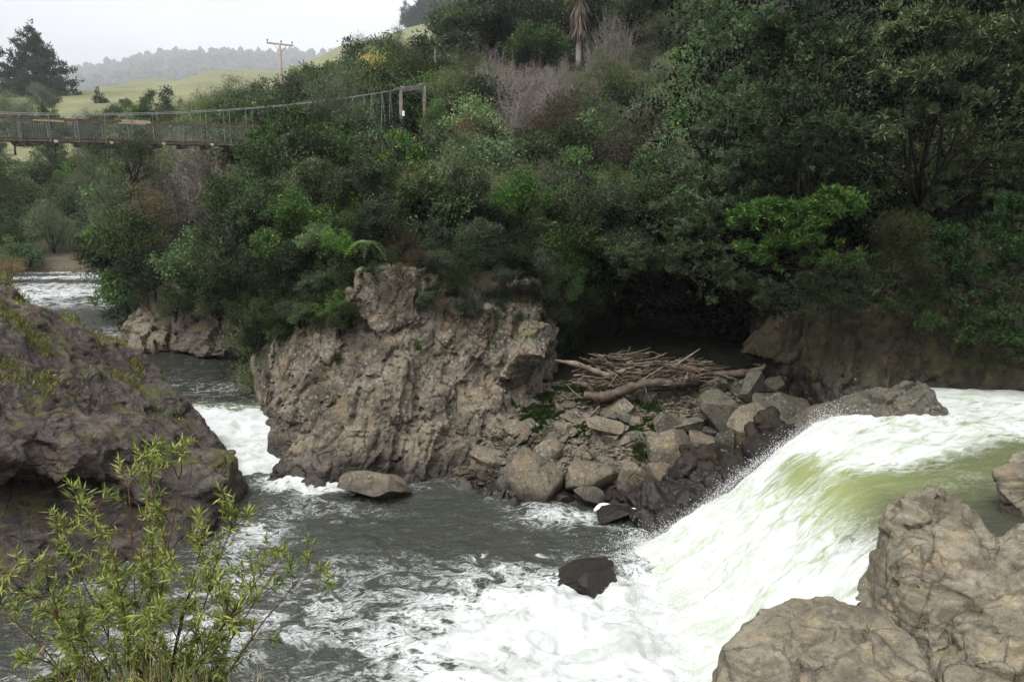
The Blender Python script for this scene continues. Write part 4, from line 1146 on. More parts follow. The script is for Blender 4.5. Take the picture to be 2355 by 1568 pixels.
for i in range(34):
    px = fk.uniform(-20, 430); yv = fk.uniform(140, 290)
    x = (px - CX) / FP * yv * 1.0; z = float(far_h(np.array([x]), np.array([yv]))[0])
    ptop = float(proj(np.array([x, yv, z + 4.5]))[1])
    if px > 170 and ptop < 262: continue
    key = ('dark', 'broad', 'fine')[i % 3]
    plant(key, (x, yv, z), fk.uniform(2.8, 4.6), {'dark': 'dark tree on the valley floor behind the bridge', 'broad': 'leafy tree on the valley floor behind the bridge', 'fine': 'feathery tree on the valley floor behind the bridge'}[key], key + ' trees behind the bridge', g=fk)
# big spreading pine
g = np.random.default_rng(51)
lobes = []
H = 21.0
limbs = []
for lv in range(15):
    t = lv / 14
    zc = 2.0 + t * (H - 2.6)
    R_ = 11.0 * (1 - t) ** 0.72 + 0.5
    nb = max(3, int(8 - 4.5 * t))
    for k in range(nb):
        a = k * 2 * math.pi / nb + lv * 1.1 + g.uniform(-.3, .3)
        rr = R_ * g.uniform(.62, 1.08)
        tip = np.array([math.cos(a) * rr, math.sin(a) * rr, zc + rr * .16 * g.uniform(.5, 1.4)])
        limbs.append((zc - .6, tip))
        for q in (.45, .72, 1.0):
            c = np.array([0, 0, zc - .5]) * (1 - q) + tip * q
            s = (.55 + .9 * (1 - t)) * (1.15 - .45 * q) * g.uniform(.8, 1.2)
            lobes.append((c[0], c[1], c[2], s * 1.5, s * 1.5, s * .62))
lobes.append((0, 0, H + .3, .5, .5, 1.1))
pc = crown('pine_crown', lobes, 4200, 13, .75, .24, .42, M['l_conifer'], 52, up=.7, out=.5, gap=.1, gfreq=.5, flat=.2, spray=6)
m = MB()
m.tube(limb((0, 0, -3), (0.2, 0, H), 12, .02, g), np.linspace(.75, .08, 12), 8)
for z0, tip in limbs: m.tube(limb((0, 0, z0), tip, 5, .08, g), np.linspace(.14, .04, 5), 4)
p = P(92, 272, 310)
e = tag(empty('pine_tree', (p[0], p[1], p[2] - 4.0), 0, 1.72), 'large dark pine with spreading upturned branches behind the bridge', 'tree')
link('crown', pc, e); link('trunk', m.mesh('pine_trunk', M['bark'], True), e)
# conical conifer
lobes = [(g.uniform(-.2, .2), g.uniform(-.2, .2), .6 + 5.6 * t, 1.9 * (1 - t) + .25, 1.9 * (1 - t) + .25, .7) for t in np.linspace(0, 1, 10)]
pc2 = crown('cone_crown', lobes, 420, 12, .42, .13, .3, M['l_conifer'], 54, up=.8, gap=.3)
m = MB(); m.tube([(0, 0, -1), (0, 0, 3), (0, 0, 6.2)], [.2, .14, .04], 6)
p = P(232, 262, 260)
e = tag(empty('conifer', (p[0], p[1], p[2] - 1.2), 0, 1.5), 'narrow conical dark conifer on the pasture beside the big pine', 'tree')
link('crown', pc2, e); link('trunk', m.mesh('cone_trunk', M['bark'], True), e)
# hazy pines on the upper hill
for i, (px, py, s, yv) in enumerate([(935, 62, 4.2, 800), (962, 58, 4.8, 800), (985, 54, 5.8, 805), (1010, 52, 7.0, 805), (1035, 50, 7.6, 810), (1060, 40, 8.2, 810), (950, 66, 3, 795)]):
    p = P(px, py, yv)
    e = tag(empty('hill_pine', (p[0], p[1], p[2] - 1.0), i * 1.3, s), 'misty grey pine on the skyline above the steep pasture', 'tree', 'misty pines on the skyline')
    link('crown', pc2, e)

# far forest
g = np.random.default_rng(61)
bm = bmesh.new(); bmesh.ops.create_icosphere(bm, subdivisions=1, radius=1)
iv = np.array([v.co[:] for v in bm.verts]); it = np.array([[v.index for v in f.verts] for f in bm.faces]); bm.free()
rme = bpy.data.objects['forest_ridge'].data
rv, _ = get_vn(rme)
n = 7000
idx = g.choice(np.arange(len(rv)), n, replace=True)
pos = rv[idx] + g.normal(0, 1, (n, 3)) * np.array([48, 52, 0])
V = []
for i in range(n):
    s = g.uniform(9.0, 24.0)
    V.append(iv * (1 + .14 * g.normal(0, 1, (len(iv), 1))) * np.array([s, s, s * g.uniform(.9, 1.5)]) + pos[i] + [0, 0, s * .4])
T = (it[None] + (np.arange(n) * len(iv))[:, None, None]).reshape(-1, 3)
tag(link('far_forest', mk_mesh('far_forest', np.concatenate(V), T, False, M['forest_floor'])), 'distant wooded ridge fading into grey rain haze', 'forest', kind='stuff')

# ================================================================== RIGHT BANK TREES
g = np.random.default_rng(71)
def big_tree(label, lobesP, ncl, nlf, L, Wd, mat, seed, root, r0=.16, cr=.20, dz=1.0, gap=.3, sub=0, **kw):
    gt = np.random.default_rng(seed + 7)
    lobes = []
    for (px, py, yv, rp, aspect) in lobesP:
        p = P(px, py, yv); r = rp * yv / FP
        lobes.append((p[0], p[1], p[2], r, r * dz, r * aspect))
        for k in range(sub):
            d = unit(gt.normal(0, 1, 3) + np.array([0, -.5, .1])); q = p + d * np.array([r, r * dz, r * aspect]) * .85; r2 = r * gt.uniform(.3, .5)
            lobes.append((q[0], q[1], q[2], r2, r2, r2 * .6))
    root = np.array(root, float)
    lobes = np.array(lobes); lobes[:, :3] -= root
    e = tag(empty('bank_tree', root), label, 'tree', None)
    link('crown', crown('bank_tree_crown', lobes, ncl, nlf, L, Wd, cr, M[mat], seed, gap=gap, gfreq=.9, **kw), e)
    link('trunk', trunk_mesh('bank_tree_trunk', lobes[::(sub + 1)], r0 * .7, M['bark'], seed + 1, base=(0, 0, -.6), fork=.3), e)
    return e
R20 = dict(sub=5, spray=15, inner=.06, cr=.05, rnd=.62, out=.9)
big_tree('tall tree with feathery grey-green edge overhanging the dark recess', [(1640, 100, 31, 100, 1.1), (1620, 230, 31, 85, 1.1), (1690, 300, 30.5, 100, 1), (1630, 340, 31, 70, 1.2), (1690, 170, 30.5, 110, 1), (1700, 20, 32, 120, 1), (1650, 430, 30.5, 80, .9), (1600, 480, 30.5, 60, .9)], 1500, 18, .15, .040, 'l_broad', 400, (8.5, 34.8, 6.5), **R20)
big_tree('dense tree of long glossy leaf rosettes in the middle of the right bank', [(1800, 260, 28, 90, .7), (1890, 310, 27.5, 95, .6), (1780, 360, 28, 85, .6), (1920, 390, 27.5, 80, .55), (1850, 200, 28.5, 90, .7), (1790, 130, 29.5, 95, .8), (1720, 420, 28.5, 75, .7), (1880, 80, 29.5, 100, .8)], 1700, 16, .20, .046, 'l_right', 410, (11.5, 30.5, 7.0), **R20)
big_tree('low branch tree with bright green leaves hanging over the recess', [(1740, 500, 25.5, 60, .7), (1840, 505, 25.2, 70, .55), (1920, 480, 25, 65, .6), (1945, 590, 24.8, 50, .5), (1860, 570, 24.8, 65, .45), (1760, 565, 25.2, 50, .6), (1960, 450, 25.6, 40, .5), (1800, 610, 25, 35, .5)], 1000, 16, .17, .042, 'l_bright2', 420, (10.8, 29.6, 6.8), r0=.11, sub=5, spray=13, inner=.06, cr=.05, rnd=.62, out=.9)
big_tree('large tree with long pale green leaves at the top of the right bank', [(2130, 60, 26, 80, .6), (2230, 30, 25.5, 95, .6), (2100, 190, 26, 70, .55), (2190, 170, 25.5, 80, .5), (2300, 90, 25.5, 80, .6), (2060, 290, 26.5, 60, .5), (2150, 270, 26, 60, .45), (2030, 120, 27, 80, .7), (2380, 150, 25.5, 80, .6)], 1150, 16, .24, .052, 'l_broad2', 430, (14.5, 29.5, 8.0), **R20)
big_tree('dark shaded tree under the tall leafy one on the right bank', [(2080, 420, 29, 110, .8), (2230, 330, 29.5, 130, .8), (2340, 420, 29, 120, .9), (2150, 520, 28.5, 90, .7), (1980, 330, 30, 110, .9), (2400, 250, 29, 120, 1)], 1000, 16, .16, .055, 'l_dark', 440, (15.5, 31.5, 8.0), **R20)
big_tree('tree with mid green leaves drooping over the right cliff face', [(2230, 560, 26.6, 85, .6), (2320, 520, 26.4, 90, .7), (2150, 600, 26.6, 60, .6), (2280, 640, 26.4, 60, .6), (2390, 620, 26.2, 80, .7), (2120, 540, 27, 70, .6), (2200, 670, 26.2, 60, .6), (2330, 720, 26.0, 60, .7), (2130, 690, 26.4, 45, .7)], 1300, 14, .14, .05, 'l_right', 450, (16.0, 29.0, 7.2), **R20)
big_tree('leafy dark tree trailing down over the right cliff', [(2120, 735, 26.0, 45, .6), (2200, 755, 25.9, 55, .6), (2290, 765, 25.8, 55, .6), (2370, 780, 25.6, 65, .6), (2160, 690, 26.2, 55, .6), (2260, 700, 26.0, 60, .6), (2060, 700, 26.3, 40, .6)], 900, 14, .13, .045, 'l_dark', 455, (16.8, 28.6, 7.0), r0=.08, **R20)
big_tree('small olive feathery tree hanging beside the right cliff', [(2070, 530, 25.6, 55, .8), (2090, 590, 25.6, 50, .7), (2110, 630, 25.8, 35, .7)], 420, 24, .11, .018, 'l_olive', 460, (13.2, 28.8, 6.6), r0=.07, sub=3, spray=6)
big_tree('dark drooping tree at the mouth of the recess', [(1560, 500, 31, 75, .8), (1610, 560, 30, 80, .8), (1560, 590, 30.5, 60, .8), (1660, 640, 29, 60, .8), (1540, 420, 32, 80, .9), (1700, 600, 28.5, 60, .7), (1610, 670, 29.5, 45, .8), (1740, 680, 28.5, 55, .6), (1480, 600, 31, 60, .8), (1420, 570, 31.5, 70, .8)], 1400, 16, .14, .036, 'l_dark', 470, (7.0, 35.0, 6.3), **R20)
big_tree('drooping dark tree between the recess and the right cliff', [(1820, 660, 27.5, 70, .5), (1900, 650, 27, 70, .6), (1960, 690, 26.8, 50, .6), (1780, 700, 28, 50, .5), (2020, 660, 26.6, 55, .6), (1880, 720, 27.4, 40, .5), (1990, 610, 26.8, 60, .6)], 800, 16, .13, .04, 'l_dark', 475, (11.6, 30.2, 6.8), r0=.1, **R20)
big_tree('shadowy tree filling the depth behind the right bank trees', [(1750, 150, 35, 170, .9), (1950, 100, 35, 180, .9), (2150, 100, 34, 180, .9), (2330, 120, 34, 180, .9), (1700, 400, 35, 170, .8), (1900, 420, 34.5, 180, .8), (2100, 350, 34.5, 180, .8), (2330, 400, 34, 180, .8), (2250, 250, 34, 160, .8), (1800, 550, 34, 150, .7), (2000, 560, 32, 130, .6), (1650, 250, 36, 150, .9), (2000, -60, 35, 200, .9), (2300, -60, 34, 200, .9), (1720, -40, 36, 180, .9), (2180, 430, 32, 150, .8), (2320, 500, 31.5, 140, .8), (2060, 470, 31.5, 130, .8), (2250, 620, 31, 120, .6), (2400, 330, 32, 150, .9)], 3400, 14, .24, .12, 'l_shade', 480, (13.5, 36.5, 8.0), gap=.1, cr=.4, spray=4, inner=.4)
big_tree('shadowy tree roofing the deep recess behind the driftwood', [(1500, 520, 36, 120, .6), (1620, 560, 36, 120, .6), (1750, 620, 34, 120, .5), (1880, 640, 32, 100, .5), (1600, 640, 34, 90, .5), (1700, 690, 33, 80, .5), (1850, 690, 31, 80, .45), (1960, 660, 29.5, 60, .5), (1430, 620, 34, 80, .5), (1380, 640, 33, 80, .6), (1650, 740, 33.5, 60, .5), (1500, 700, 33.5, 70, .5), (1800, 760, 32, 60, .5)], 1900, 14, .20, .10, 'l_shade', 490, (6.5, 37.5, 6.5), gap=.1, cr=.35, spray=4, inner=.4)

# creeper on the right cliff and cliff plants
def scatter_on(obj, n, test, seed):
    v, nn = get_vn(obj.data)
    g = np.random.default_rng(seed)
    px, py = proj(v)
    ok = np.where(test(v, nn, px, py))[0]
    i = g.choice(ok, n)
    return v[i], nn[i], g
v, nn, gg = scatter_on(RCLIFF, 9000, lambda v, n, px, py: (n[:, 1] < 0.2) & ((py < 730) | ((px > 2200) & (py < 850)) | ((px > 2060) & (px < 2110) & (py < 870))) & (vnoise(v * 1.3, 5) > -.25), 500)
V, Q = leaf_quads(v + nn * gg.uniform(0, .25, (len(v), 1)), unit(nn * .5 + np.array([0, 0, -.4]) + gg.normal(0, .6, v.shape)), gg.uniform(.06, .14, len(v)), gg.uniform(.035, .06, len(v)), gg)
tag(link('creeper', mk_mesh('creeper', V, Q, False, M['l_broad'])), 'small-leaved green creeper spread over the right cliff face', 'creeper', kind='stuff')

KIND['tuft'] = ([(crown('tuft_leaves', [(0, 0, .25, .5, .5, .35)], 60, 12, .34, .05, .12, M['l_bright'], 510 + i, up=.6, out=.8), trunk_mesh('tuft_stem', [(0, 0, .3, .3, .3, .3)], .02, M['bark'], 512 + i, base=(0, 0, -.1))) for i in range(2)], 'cliff_plant', 'plant')
for (px, py, yv, s) in [(960, 800, 27.8, .3), (1085, 720, 29.4, .45), (1045, 660, 29.8, .5), (780, 830, 28.2, .35), (730, 880, 28.2, .25), (1110, 735, 29.4, .35), (1265, 650, 30.6, .5), (975, 745, 28.6, .3), (800, 745, 28.5, .5), (740, 745, 29, .5), (660, 760, 29.6, .5), (765, 700, 29, .6)]:
    p = P(px, py, yv)
    plant('tuft', p, s, 'small green leafy plant rooted in a crack of the cliff', 'small plants on the cliff', g=g)

# tree fern fronds
e = tag(empty('fern', P(846, 556, 27.9)), 'bright green fern with feathery arching fronds above the square cliff block', 'fern')
gf = np.random.default_rng(520)
def frond(L, n=15):
    m = MB(); t = np.linspace(0, 1, n)
    ra = np.stack([t * L * .85, t * 0, L * (.30 * t - 1.0 * t * t)], 1)
    m.tube(ra, np.linspace(.010, .003, n), 4)
    for i in range(1, n):
        w = L * .26 * math.sin(math.pi * (t[i] * .82 + .14)) 
        for sgn in (-1, 1):
            b = ra[i]; d = unit(np.array([.45, sgn, -.12]))
            pp = np.array([1, 0, -.2]) * L * .030
            m.add([b - pp, b + d * w * .5 - pp * 1.1, b + d * w, b + d * w * .5 + pp * 1.1], [[0, 1, 2, 3]])
    return m.mesh('frond', M['l_fern'], False)
fm = [frond(.95), frond(.8)]
for k, a in enumerate((205, 240, 268, 296, 330, 10, 170)):
    link('frond', fm[k % 2], e, (0, 0, 0), (gf.uniform(-.1, .1), gf.uniform(-.2, .05), math.radians(a)))

# cabbage trees
def sword_head(n, L, Wd, seed, dead=False):
    g = np.random.default_rng(seed)
    m = MB()
    for i in range(n):
        a = g.uniform(0, 6.28); el = g.uniform(-.5, 1.45) if not dead else g.uniform(-1.5, -1.1)
        d = np.array([math.cos(a) * math.cos(el), math.sin(a) * math.cos(el), math.sin(el)])
        s = np.array([-math.sin(a), math.cos(a), 0]) * Wd * .5
        l = L * g.uniform(.7, 1.1)
        b = np.array([0, 0, g.uniform(-.1, .1)]) if not dead else np.array([math.cos(a) * .12, math.sin(a) * .12, g.uniform(-1.6, .1) * L])
        mid = b + d * l * .55; tip = b + d * l + np.array([0, 0, -.22 * l])
        m.add([b - s * .6, b + s * .6, mid + s, mid - s, tip], [[0, 1, 2, 3]], [[3, 2, 4]])
    return m.mesh('sword_leaves', M['l_dead'] if dead else M['l_sword'], False)
p = P(1330, 130, 66)
top = P(1332, -6, 66)
Ht = top[2] - p[2]
e = tag(empty('cabbage_tree', p), 'tall palm-like tree with a skirt of dead leaves round its trunk', 'tree')
m = MB(); m.tube(limb((0, 0, -1), (0, 0, Ht), 8, .03, g), np.linspace(.24, .18, 8), 8); link('trunk', m.mesh('cabbage_trunk', M['greybark'], True), e)
link('dead_leaf_skirt', sword_head(330, 1.25, .10, 530, True), e, (0, 0, Ht - .1), None, (1.6, 1.6, 1))
link('crown', sword_head(150, 1.5, .10, 531), e, (0, 0, Ht + .3))
for (px, py, yv, s, lb) in [(1000, 105, 74, .9, 'small palm-like tree with spiky leaf head beside the feathery bushes'),]:
    p = P(px, py, yv)
    e = tag(empty('cabbage_tree', p), lb, 'tree')
    m = MB(); m.tube([(0, 0, -3.2), (0, 0, -1.5), (0, 0, 0)], [.14, .12, .1], 7); link('trunk', m.mesh('cabbage_trunk', M['pole'], True), e)
    link('crown', sword_head(110, 1.25 * s, .09, 533), e)
# standing dead stems below the tall trees
for i, (px, py, yv, s) in enumerate([(1300, 190, 70, 2.6), (1365, 150, 72, 3.6), (1400, 110, 72, 4.0), (1260, 200, 68, 2.2), (1440, 110, 74, 3.2), (1100, 200, 66, 1.8)]):
    p = P(px, py, yv)
    e = tag(empty('dead_tree', (p[0], p[1], p[2] - .5 * s), i * 1.1, (s * .42, s * .42, s * .9)), 'leafless grey tree of upright dead stems below the hilltop trees', 'tree', 'dead grey trees on the hillside')
    link('stem', KIND['bare'][0][i % 3][1], e)

# ================================================================== POWER POLE
p = P(651, 262, 80)
top = P(649, 100, 80); Hp = top[2] - p[2]
e = tag(empty('power_pole', (p[0], p[1], p[2])), 'wooden power pole with a crossarm and three insulators on the skyline', 'power pole')
m = MB(); m.tube([(0, 0, -2), (0, 0, Hp * .5), (0, 0, Hp)], [.17, .15, .12], 8); link('post', m.mesh('post', M['pole'], True), e)
ca = math.radians(-14)
m = MB(); m.bar((-1.25, .16, Hp - .05 + .10), (1.25, .16, Hp - .05 - .16), .12, .14); xa = link('crossarm', m.mesh('crossarm', M['pole']), e)
for sx in (-1, 1):
    m = MB(); m.bar((0, .22, Hp - .85), (sx * .62, .22, Hp - .12 - sx * .06), .03, .03); link('brace', m.mesh('brace', M['dark']), e)
for x in (-1.18, .12, 1.15):
    zz = Hp + .03 - x * .10
    m = MB(); m.tube([(x, .16, zz), (x, .16, zz + .10), (x, .16, zz + .12), (x, .16, zz + .24)], [.03, .03, .075, .055], 8); link('insulator', m.mesh('insulator', M['dark'], True), xa)

# ================================================================== FOOTBRIDGE
S0 = np.array([-28.2, 47.0]); D = np.array([.823, .568]); D = D / np.linalg.norm(D); Nn = np.array([-D[1], D[0]])
ZD = 12.45
def bp_(s, lat, z): q = S0 + D * s + Nn * lat; return np.array([q[0], q[1], z])
e = tag(empty('suspension_footbridge', bp_(0, 0, ZD)), 'narrow timber suspension footbridge with wire netting sides crossing the river', 'bridge')
org = bp_(0, 0, ZD)
def bpart(name, mb, mat, parent=e, sm=False):
    me = mb.mesh(name, mat, sm)
    v, _ = get_vn(me); set_v(me, v - org)
    return link(name, me, parent)
SA, SB = -16.0, 19.0
HW = .62
def cable_z(s): return 13.92 + 2.9 * (max(0, s + 2) / 26.5) ** 2 + (0.004 * (s + 2) ** 2 if s < -2 else 0)
def deck_z(s): return ZD + .10 * (s / 19.0) + 0.0
for lat in (-HW, HW):
    m = MB(); m.tube([bp_(s, lat * 1.05, cable_z(s)) for s in np.linspace(SA, 24.4, 40)], .018, 5); bpart('main_cable', m, M['wire'], sm=True)
    ends = np.arange(SA, SB, 3.5)
    for k, a in enumerate(ends):
        b = min(a + 3.5, SB)
        m = MB(); m.bar(bp_(a + .01, lat, deck_z(a) + 1.22), bp_(b - .01, lat, deck_z(b) + 1.22), .06, .11); hr = bpart('handrail', m, M['timber'])
        m = MB(); m.bar(bp_(a + .01, lat * 1.0, deck_z(a) + .02), bp_(b - .01, lat, deck_z(b) + .02), .08, .15); bpart('stringer', m, M['timber'])
    for a in (-6.4, 5.5, 15.4, 1.0 if lat > 0 else -11):
        m = MB(); m.bar(bp_(a, lat - .055, deck_z(a) + 1.25), bp_(a + 1.6, lat - .055, deck_z(a) + 1.23), .035, .17); bpart('splice_board', m, M['paletimber'], hr)
    # netting
    m = MB()
    for s in np.arange(SA, SB - .2, .12):
        m.bar(bp_(s, lat * 1.01, deck_z(s) + .12), bp_(s, lat * 1.01, deck_z(s) + 1.14), .0045, .0045)
    for h in np.arange(.15, 1.15, .10):
        m.bar(bp_(SA, lat * 1.01, deck_z(SA) + h), bp_(SB - .2, lat * 1.01, deck_z(SB) + h), .0045, .0045)
    o = bpart('wire_netting', m, M['wire']); o['kind'] = 'stuff'
s = SA + .3
k = 0
while s < 18.6:
    m = MB(); m.bar(bp_(s, -HW - .28, deck_z(s) - .17), bp_(s, HW + .28, deck_z(s) - .19), .30, .20); tr_ = bpart('transom', m, M['dark'])
    for lat in (-HW, HW):
        m = MB(); m.tube([bp_(s, lat * 1.05, deck_z(s) - .1), bp_(s, lat * 1.06, cable_z(s))], .013, 4); bpart('hanger', m, M['wire'])
        m = MB(); m.bar(bp_(s, lat * 1.12, deck_z(s) - .1), bp_(s, lat * 1.12, deck_z(s) + 1.36), .045, .045); bpart('rail_post', m, M['timber2'])
        if k % 2 == 0:
            m = MB(); m.box(bp_(s + .25, lat * 1.2, deck_z(s) - .02), (.22, .10, .16)); bpart('bracket', m, M['paletimber'], tr_)
    s += 1.45; k += 1
s = 18.9
while s < 24:
    for lat in (-HW, HW):
        m = MB(); m.tube([bp_(s, lat * 1.05, cable_z(s)), bp_(s - .2, lat * 1.05, deck_z(18) - .1)], .013, 4); bpart('hanger', m, M['wire'])
        m = MB(); m.tube([bp_(s, lat * 1.05, cable_z(s)), bp_(s + .35, lat * 1.05, deck_z(18) - .1)], .013, 4); bpart('hanger', m, M['wire'])
    s += 1.45
for k in range(int((SB - SA) / .16)):
    s = SA + .08 + k * .16
    if k == 0: pm = None
    m = MB(); m.bar(bp_(s, -HW + .06, deck_z(s) + .145), bp_(s, HW - .06, deck_z(s) + .145), .15, .04); bpart('deck_plank', m, M['timber'])
# tower
T0 = P(921, 205, 61.2); T1 = P(975, 198, 62.6)
for q in (T0, T1):
    m = MB(); m.tube([q + [0, 0, -6.5], q + [0, 0, -2], q + [0, 0, -.05]], [.15, .14, .13], 8); tp_ = bpart('tower_post', m, M['timber2'], sm=True)
    if q is T0: tp0 = tp_
dv = unit((T1 - T0))
m = MB(); m.bar(T0 - dv * .55 + [0, 0, .06], T1 + dv * .55 + [0, 0, .06], .18, .18); bpart('crossbeam', m, M['timber2'])
m = MB(); m.bar(T0 + dv * .2 + [0, -.2, -.15], T1 - dv * .1 + [0, -.2, -.15], .08, .2); bpart('crossbeam', m, M['timber2'])
m = MB(); m.box(T0 + [.18, -.2, -1.75], (.16, .03, .36)); bpart('notice', m, M['white'], tp0)
for lat, q in ((-1, T0), (1, T1)):
    m = MB(); m.tube([bp_(24.4, lat * HW * 1.05, cable_z(24.4)), q + [0, 0, .2], q + [5, 6, -2.6]], .028, 5); bpart('back_stay', m, M['wire'], sm=True)

# ================================================================== BOULDERS
def boulder_mesh(name, seed, sub, mat, planes=11, rough=.05, round_=0.0):
    g = np.random.default_rng(seed)
    bm = bmesh.new(); bmesh.ops.create_icosphere(bm, subdivisions=sub, radius=1.0)
    v = np.array([w.co[:] for w in bm.verts]); f = np.array([[w.index for w in q.verts] for q in bm.faces]); bm.free()
    v = v * 1.25
    for i in range(planes):
        n = unit(g.normal(0, 1, 3)); h = g.uniform(.42, .82) + round_ * .3
        d = v @ n - h
        v = v - np.maximum(d, 0)[:, None] * n * (1.0 - round_ * .35)
    v += v * (rough * fbm(v * 2.2 + seed, 4, seed) + rough * .5 * fbm(v * 7 + seed, 2, seed + 3))[:, None]
    me = mk_mesh(name, v, f, True, mat)
    if round_ < .3: me.set_sharp_from_angle(angle=0.42)
    return me
def on_scree(px, py):
    yv = np.arange(22, 36, .05)
    d = ray(px, py)
    q = CAM + d * (yv / d[1])[:, None]
    hit = np.where(scree_h(q[:, 0], q[:, 1]) > q[:, 2])[0]
    return q[hit[0]] if len(hit) else P(px, py, 30)
BL = [  # px, py centre, w, h, material, label, depth shift
    (1637, 893, 52, 45, 1, 'squat grey boulder just below the right end of the driftwood pile', 0),
    (1658, 952, 92, 78, 1, 'large angular grey boulder below the driftwood with pale lower face', 0),
    (1731, 897, 58, 76, 1, 'upright slanted grey slab leaning beside the driftwood log end', 0),
    (1694, 897, 54, 60, 1, 'grey boulder wedged behind the slanted slab', .4),
    (1833, 877, 64, 46, 1, 'rounded grey boulder on top of the heap by the right cliff', 0),
    (1790, 934, 118, 76, 1, 'big sloping grey boulder beneath the topmost one by the right cliff', 0),
    (1783, 889, 58, 50, 1, 'dark grey boulder between the slab and the topmost boulder', .4),
    (1723, 992, 94, 104, 0, 'largest brown boulder spotted with pale lichen above the wet bedrock', 0),
    (1780, 1020, 48, 34, 1, 'small smooth dark boulder tucked beside the falls', -.3),
    (1796, 979, 50, 48, 1, 'brown grey boulder behind the lichen-spotted one', .3),
    (1580, 979, 80, 44, 1, 'low grey boulder with a flat pale top', 0),
    (1530, 975, 54, 50, 1, 'grey boulder at the edge of the moss patch', 0),
    (1544, 1034, 98, 76, 0, 'big square block with a deeply shadowed underside', 0),
    (1610, 1018, 56, 42, 0, 'brown boulder resting against the square block', 0),
    (1665, 1014, 42, 52, 1, 'narrow grey boulder between two larger ones', 0),
    (1500, 1007, 34, 26, 0, 'small pale boulder left of the square block', 0),
    (1387, 984, 74, 42, 0, 'flat-topped pale boulder beside the moss patch', 0),
    (1453, 1114, 62, 88, 0, 'upright rounded tan boulder at the edge of the pool', 0),
    (1518, 1098, 74, 64, 0, 'knobbly pale boulder sitting over the water edge', 0),
    (1362, 1104, 108, 72, 0, 'broad smooth tan boulder at the water edge', 0),
    (1352, 1140, 64, 44, 0, 'low tan boulder dipping into the pool', -.3),
    (1232, 1098, 112, 120, 0, 'biggest rounded tan boulder at the foot of the scree', 0),
    (1260, 1040, 60, 50, 0, 'sloping tan rock behind the biggest rounded boulder', 0),
    (1298, 1146, 42, 24, 0, 'small brown rock at the waterline', 0),
    (1412, 1103, 36, 40, 0, 'small tan boulder between two round ones', 0),
    (1570, 1098, 44, 56, 1, 'dark grey boulder under the square block', 0),
    (1487, 914, 52, 38, 1, 'dark boulder under the big driftwood log', .2),
    (1430, 935, 60, 36, 0, 'brown boulder below the bent driftwood log', 0),
    (1120, 1045, 70, 40, 0, 'pale stone heap boulder against the cliff foot', 0),
    (1190, 990, 54, 40, 0, 'pale boulder at the top left of the scree', 0),
    (860, 1112, 150, 64, 0, 'flat layered boulder lying in the pool below the cliff', None),
    (1333, 1308, 148, 66, 2, 'low dark wet rock in the foaming pool', None),
    (1490, 1180, 70, 34, 2, 'dark wet stone at the pool edge under the boulders', None),
    (1420, 1180, 90, 30, 2, 'flat dark wet rock awash at the pool edge', None),
    (1180, 1150, 40, 22, 2, 'small dark rock at the waterline left of the tan boulders', None),
]
bmats = [M['boulder'], M['boulder_grey'], M['wet']]
gb = np.random.default_rng(600)
for i, (px, py, w, h, mt, lb, ds) in enumerate(BL):
    if ds is None:
        p = PZ(px, py + h * .45, 0.0)
    else:
        p = on_scree(px, py + h * .32); p = P(px, py, p[1] + ds)
    sc_ = p[1] * 1.03 / FP
    me = boulder_mesh('boulder', 610 + i, 4, bmats[mt], planes=13, rough=.075 if mt == 2 else .035, round_=.5 if ('rounded' in lb or 'smooth' in lb) else 0.0)
    v, _ = get_vn(me); v -= (v.max(0) + v.min(0)) / 2
    ext = v.max(0) - v.min(0)
    v = v / ext * np.array([w * sc_ * 1.22, w * sc_ * gb.uniform(.85, 1.15), h * sc_ * (1.25 if ds is not None else 1.25)])
    me2 = me; set_v(me2, v)
    z = p[2] if ds is not None else h * sc_ * .22
    o = link('boulder', me2, None, (p[0], p[1], z), (gb.uniform(-.12, .12), gb.uniform(-.12, .12), gb.uniform(-.2, .2)))
    tag(o, lb, 'boulder')

# stones of the scree
stm = [boulder_mesh('stone', 700 + i, 2, bmats[i % 2], planes=8, rough=.04) for i in range(8)]
ns = 0
while ns < 290:
    px, py = gb.uniform(1060, 1640), gb.uniform(930, 1150)
    if px < 1130 and py < 1010: continue
    p = on_scree(px, py)
    if p[1] > 31: continue
    if py < 960 and gb.random() < .6: continue
    s = .11 + .26 * gb.random() ** 1.8
    o = link('stone', stm[ns % 8], None, (p[0], p[1], p[2] + s * .2), (gb.uniform(-.5, .5), gb.uniform(-.5, .5), gb.uniform(0, 6.28)), (s * gb.uniform(.8, 1.4), s, s * gb.uniform(.55, .9)))
    tag(o, 'small angular stone lying on the scree between the big boulders', 'stone', 'loose stones on the scree')
    ns += 1
# fine rubble between the stones, too small to pick apart
iv2 = stm[0]; rv2, _ = get_vn(boulder_mesh('r', 777, 1, bmats[0], planes=6, rough=.05)); rf = np.array([p.vertices[:] for p in bpy.data.meshes['r'].polygons])
bpy.data.meshes.remove(bpy.data.meshes['r'])
n = 7000
rx = gb.uniform(-2, 8.5, n); ry = gb.uniform(24.6, 30.0, n)
rz_ = scree_h(rx, ry)
sz = .03 + .10 * gb.random(n) ** 2
an = gb.uniform(0, 6.28, n); ca_, sa_ = np.cos(an), np.sin(an)
Rr = np.zeros((n, 3, 3)); Rr[:, 0, 0] = ca_; Rr[:, 0, 1] = -sa_; Rr[:, 1, 0] = sa_; Rr[:, 1, 1] = ca_; Rr[:, 2, 2] = 1
V = np.einsum('nij,vj->nvi', Rr, rv2 * np.array([1.2, .9, .7])) * sz[:, None, None] + np.stack([rx, ry, rz_ + sz * .2], 1)[:, None]
T = (rf[None] + (np.arange(n) * len(rv2))[:, None, None]).reshape(-1, 3)
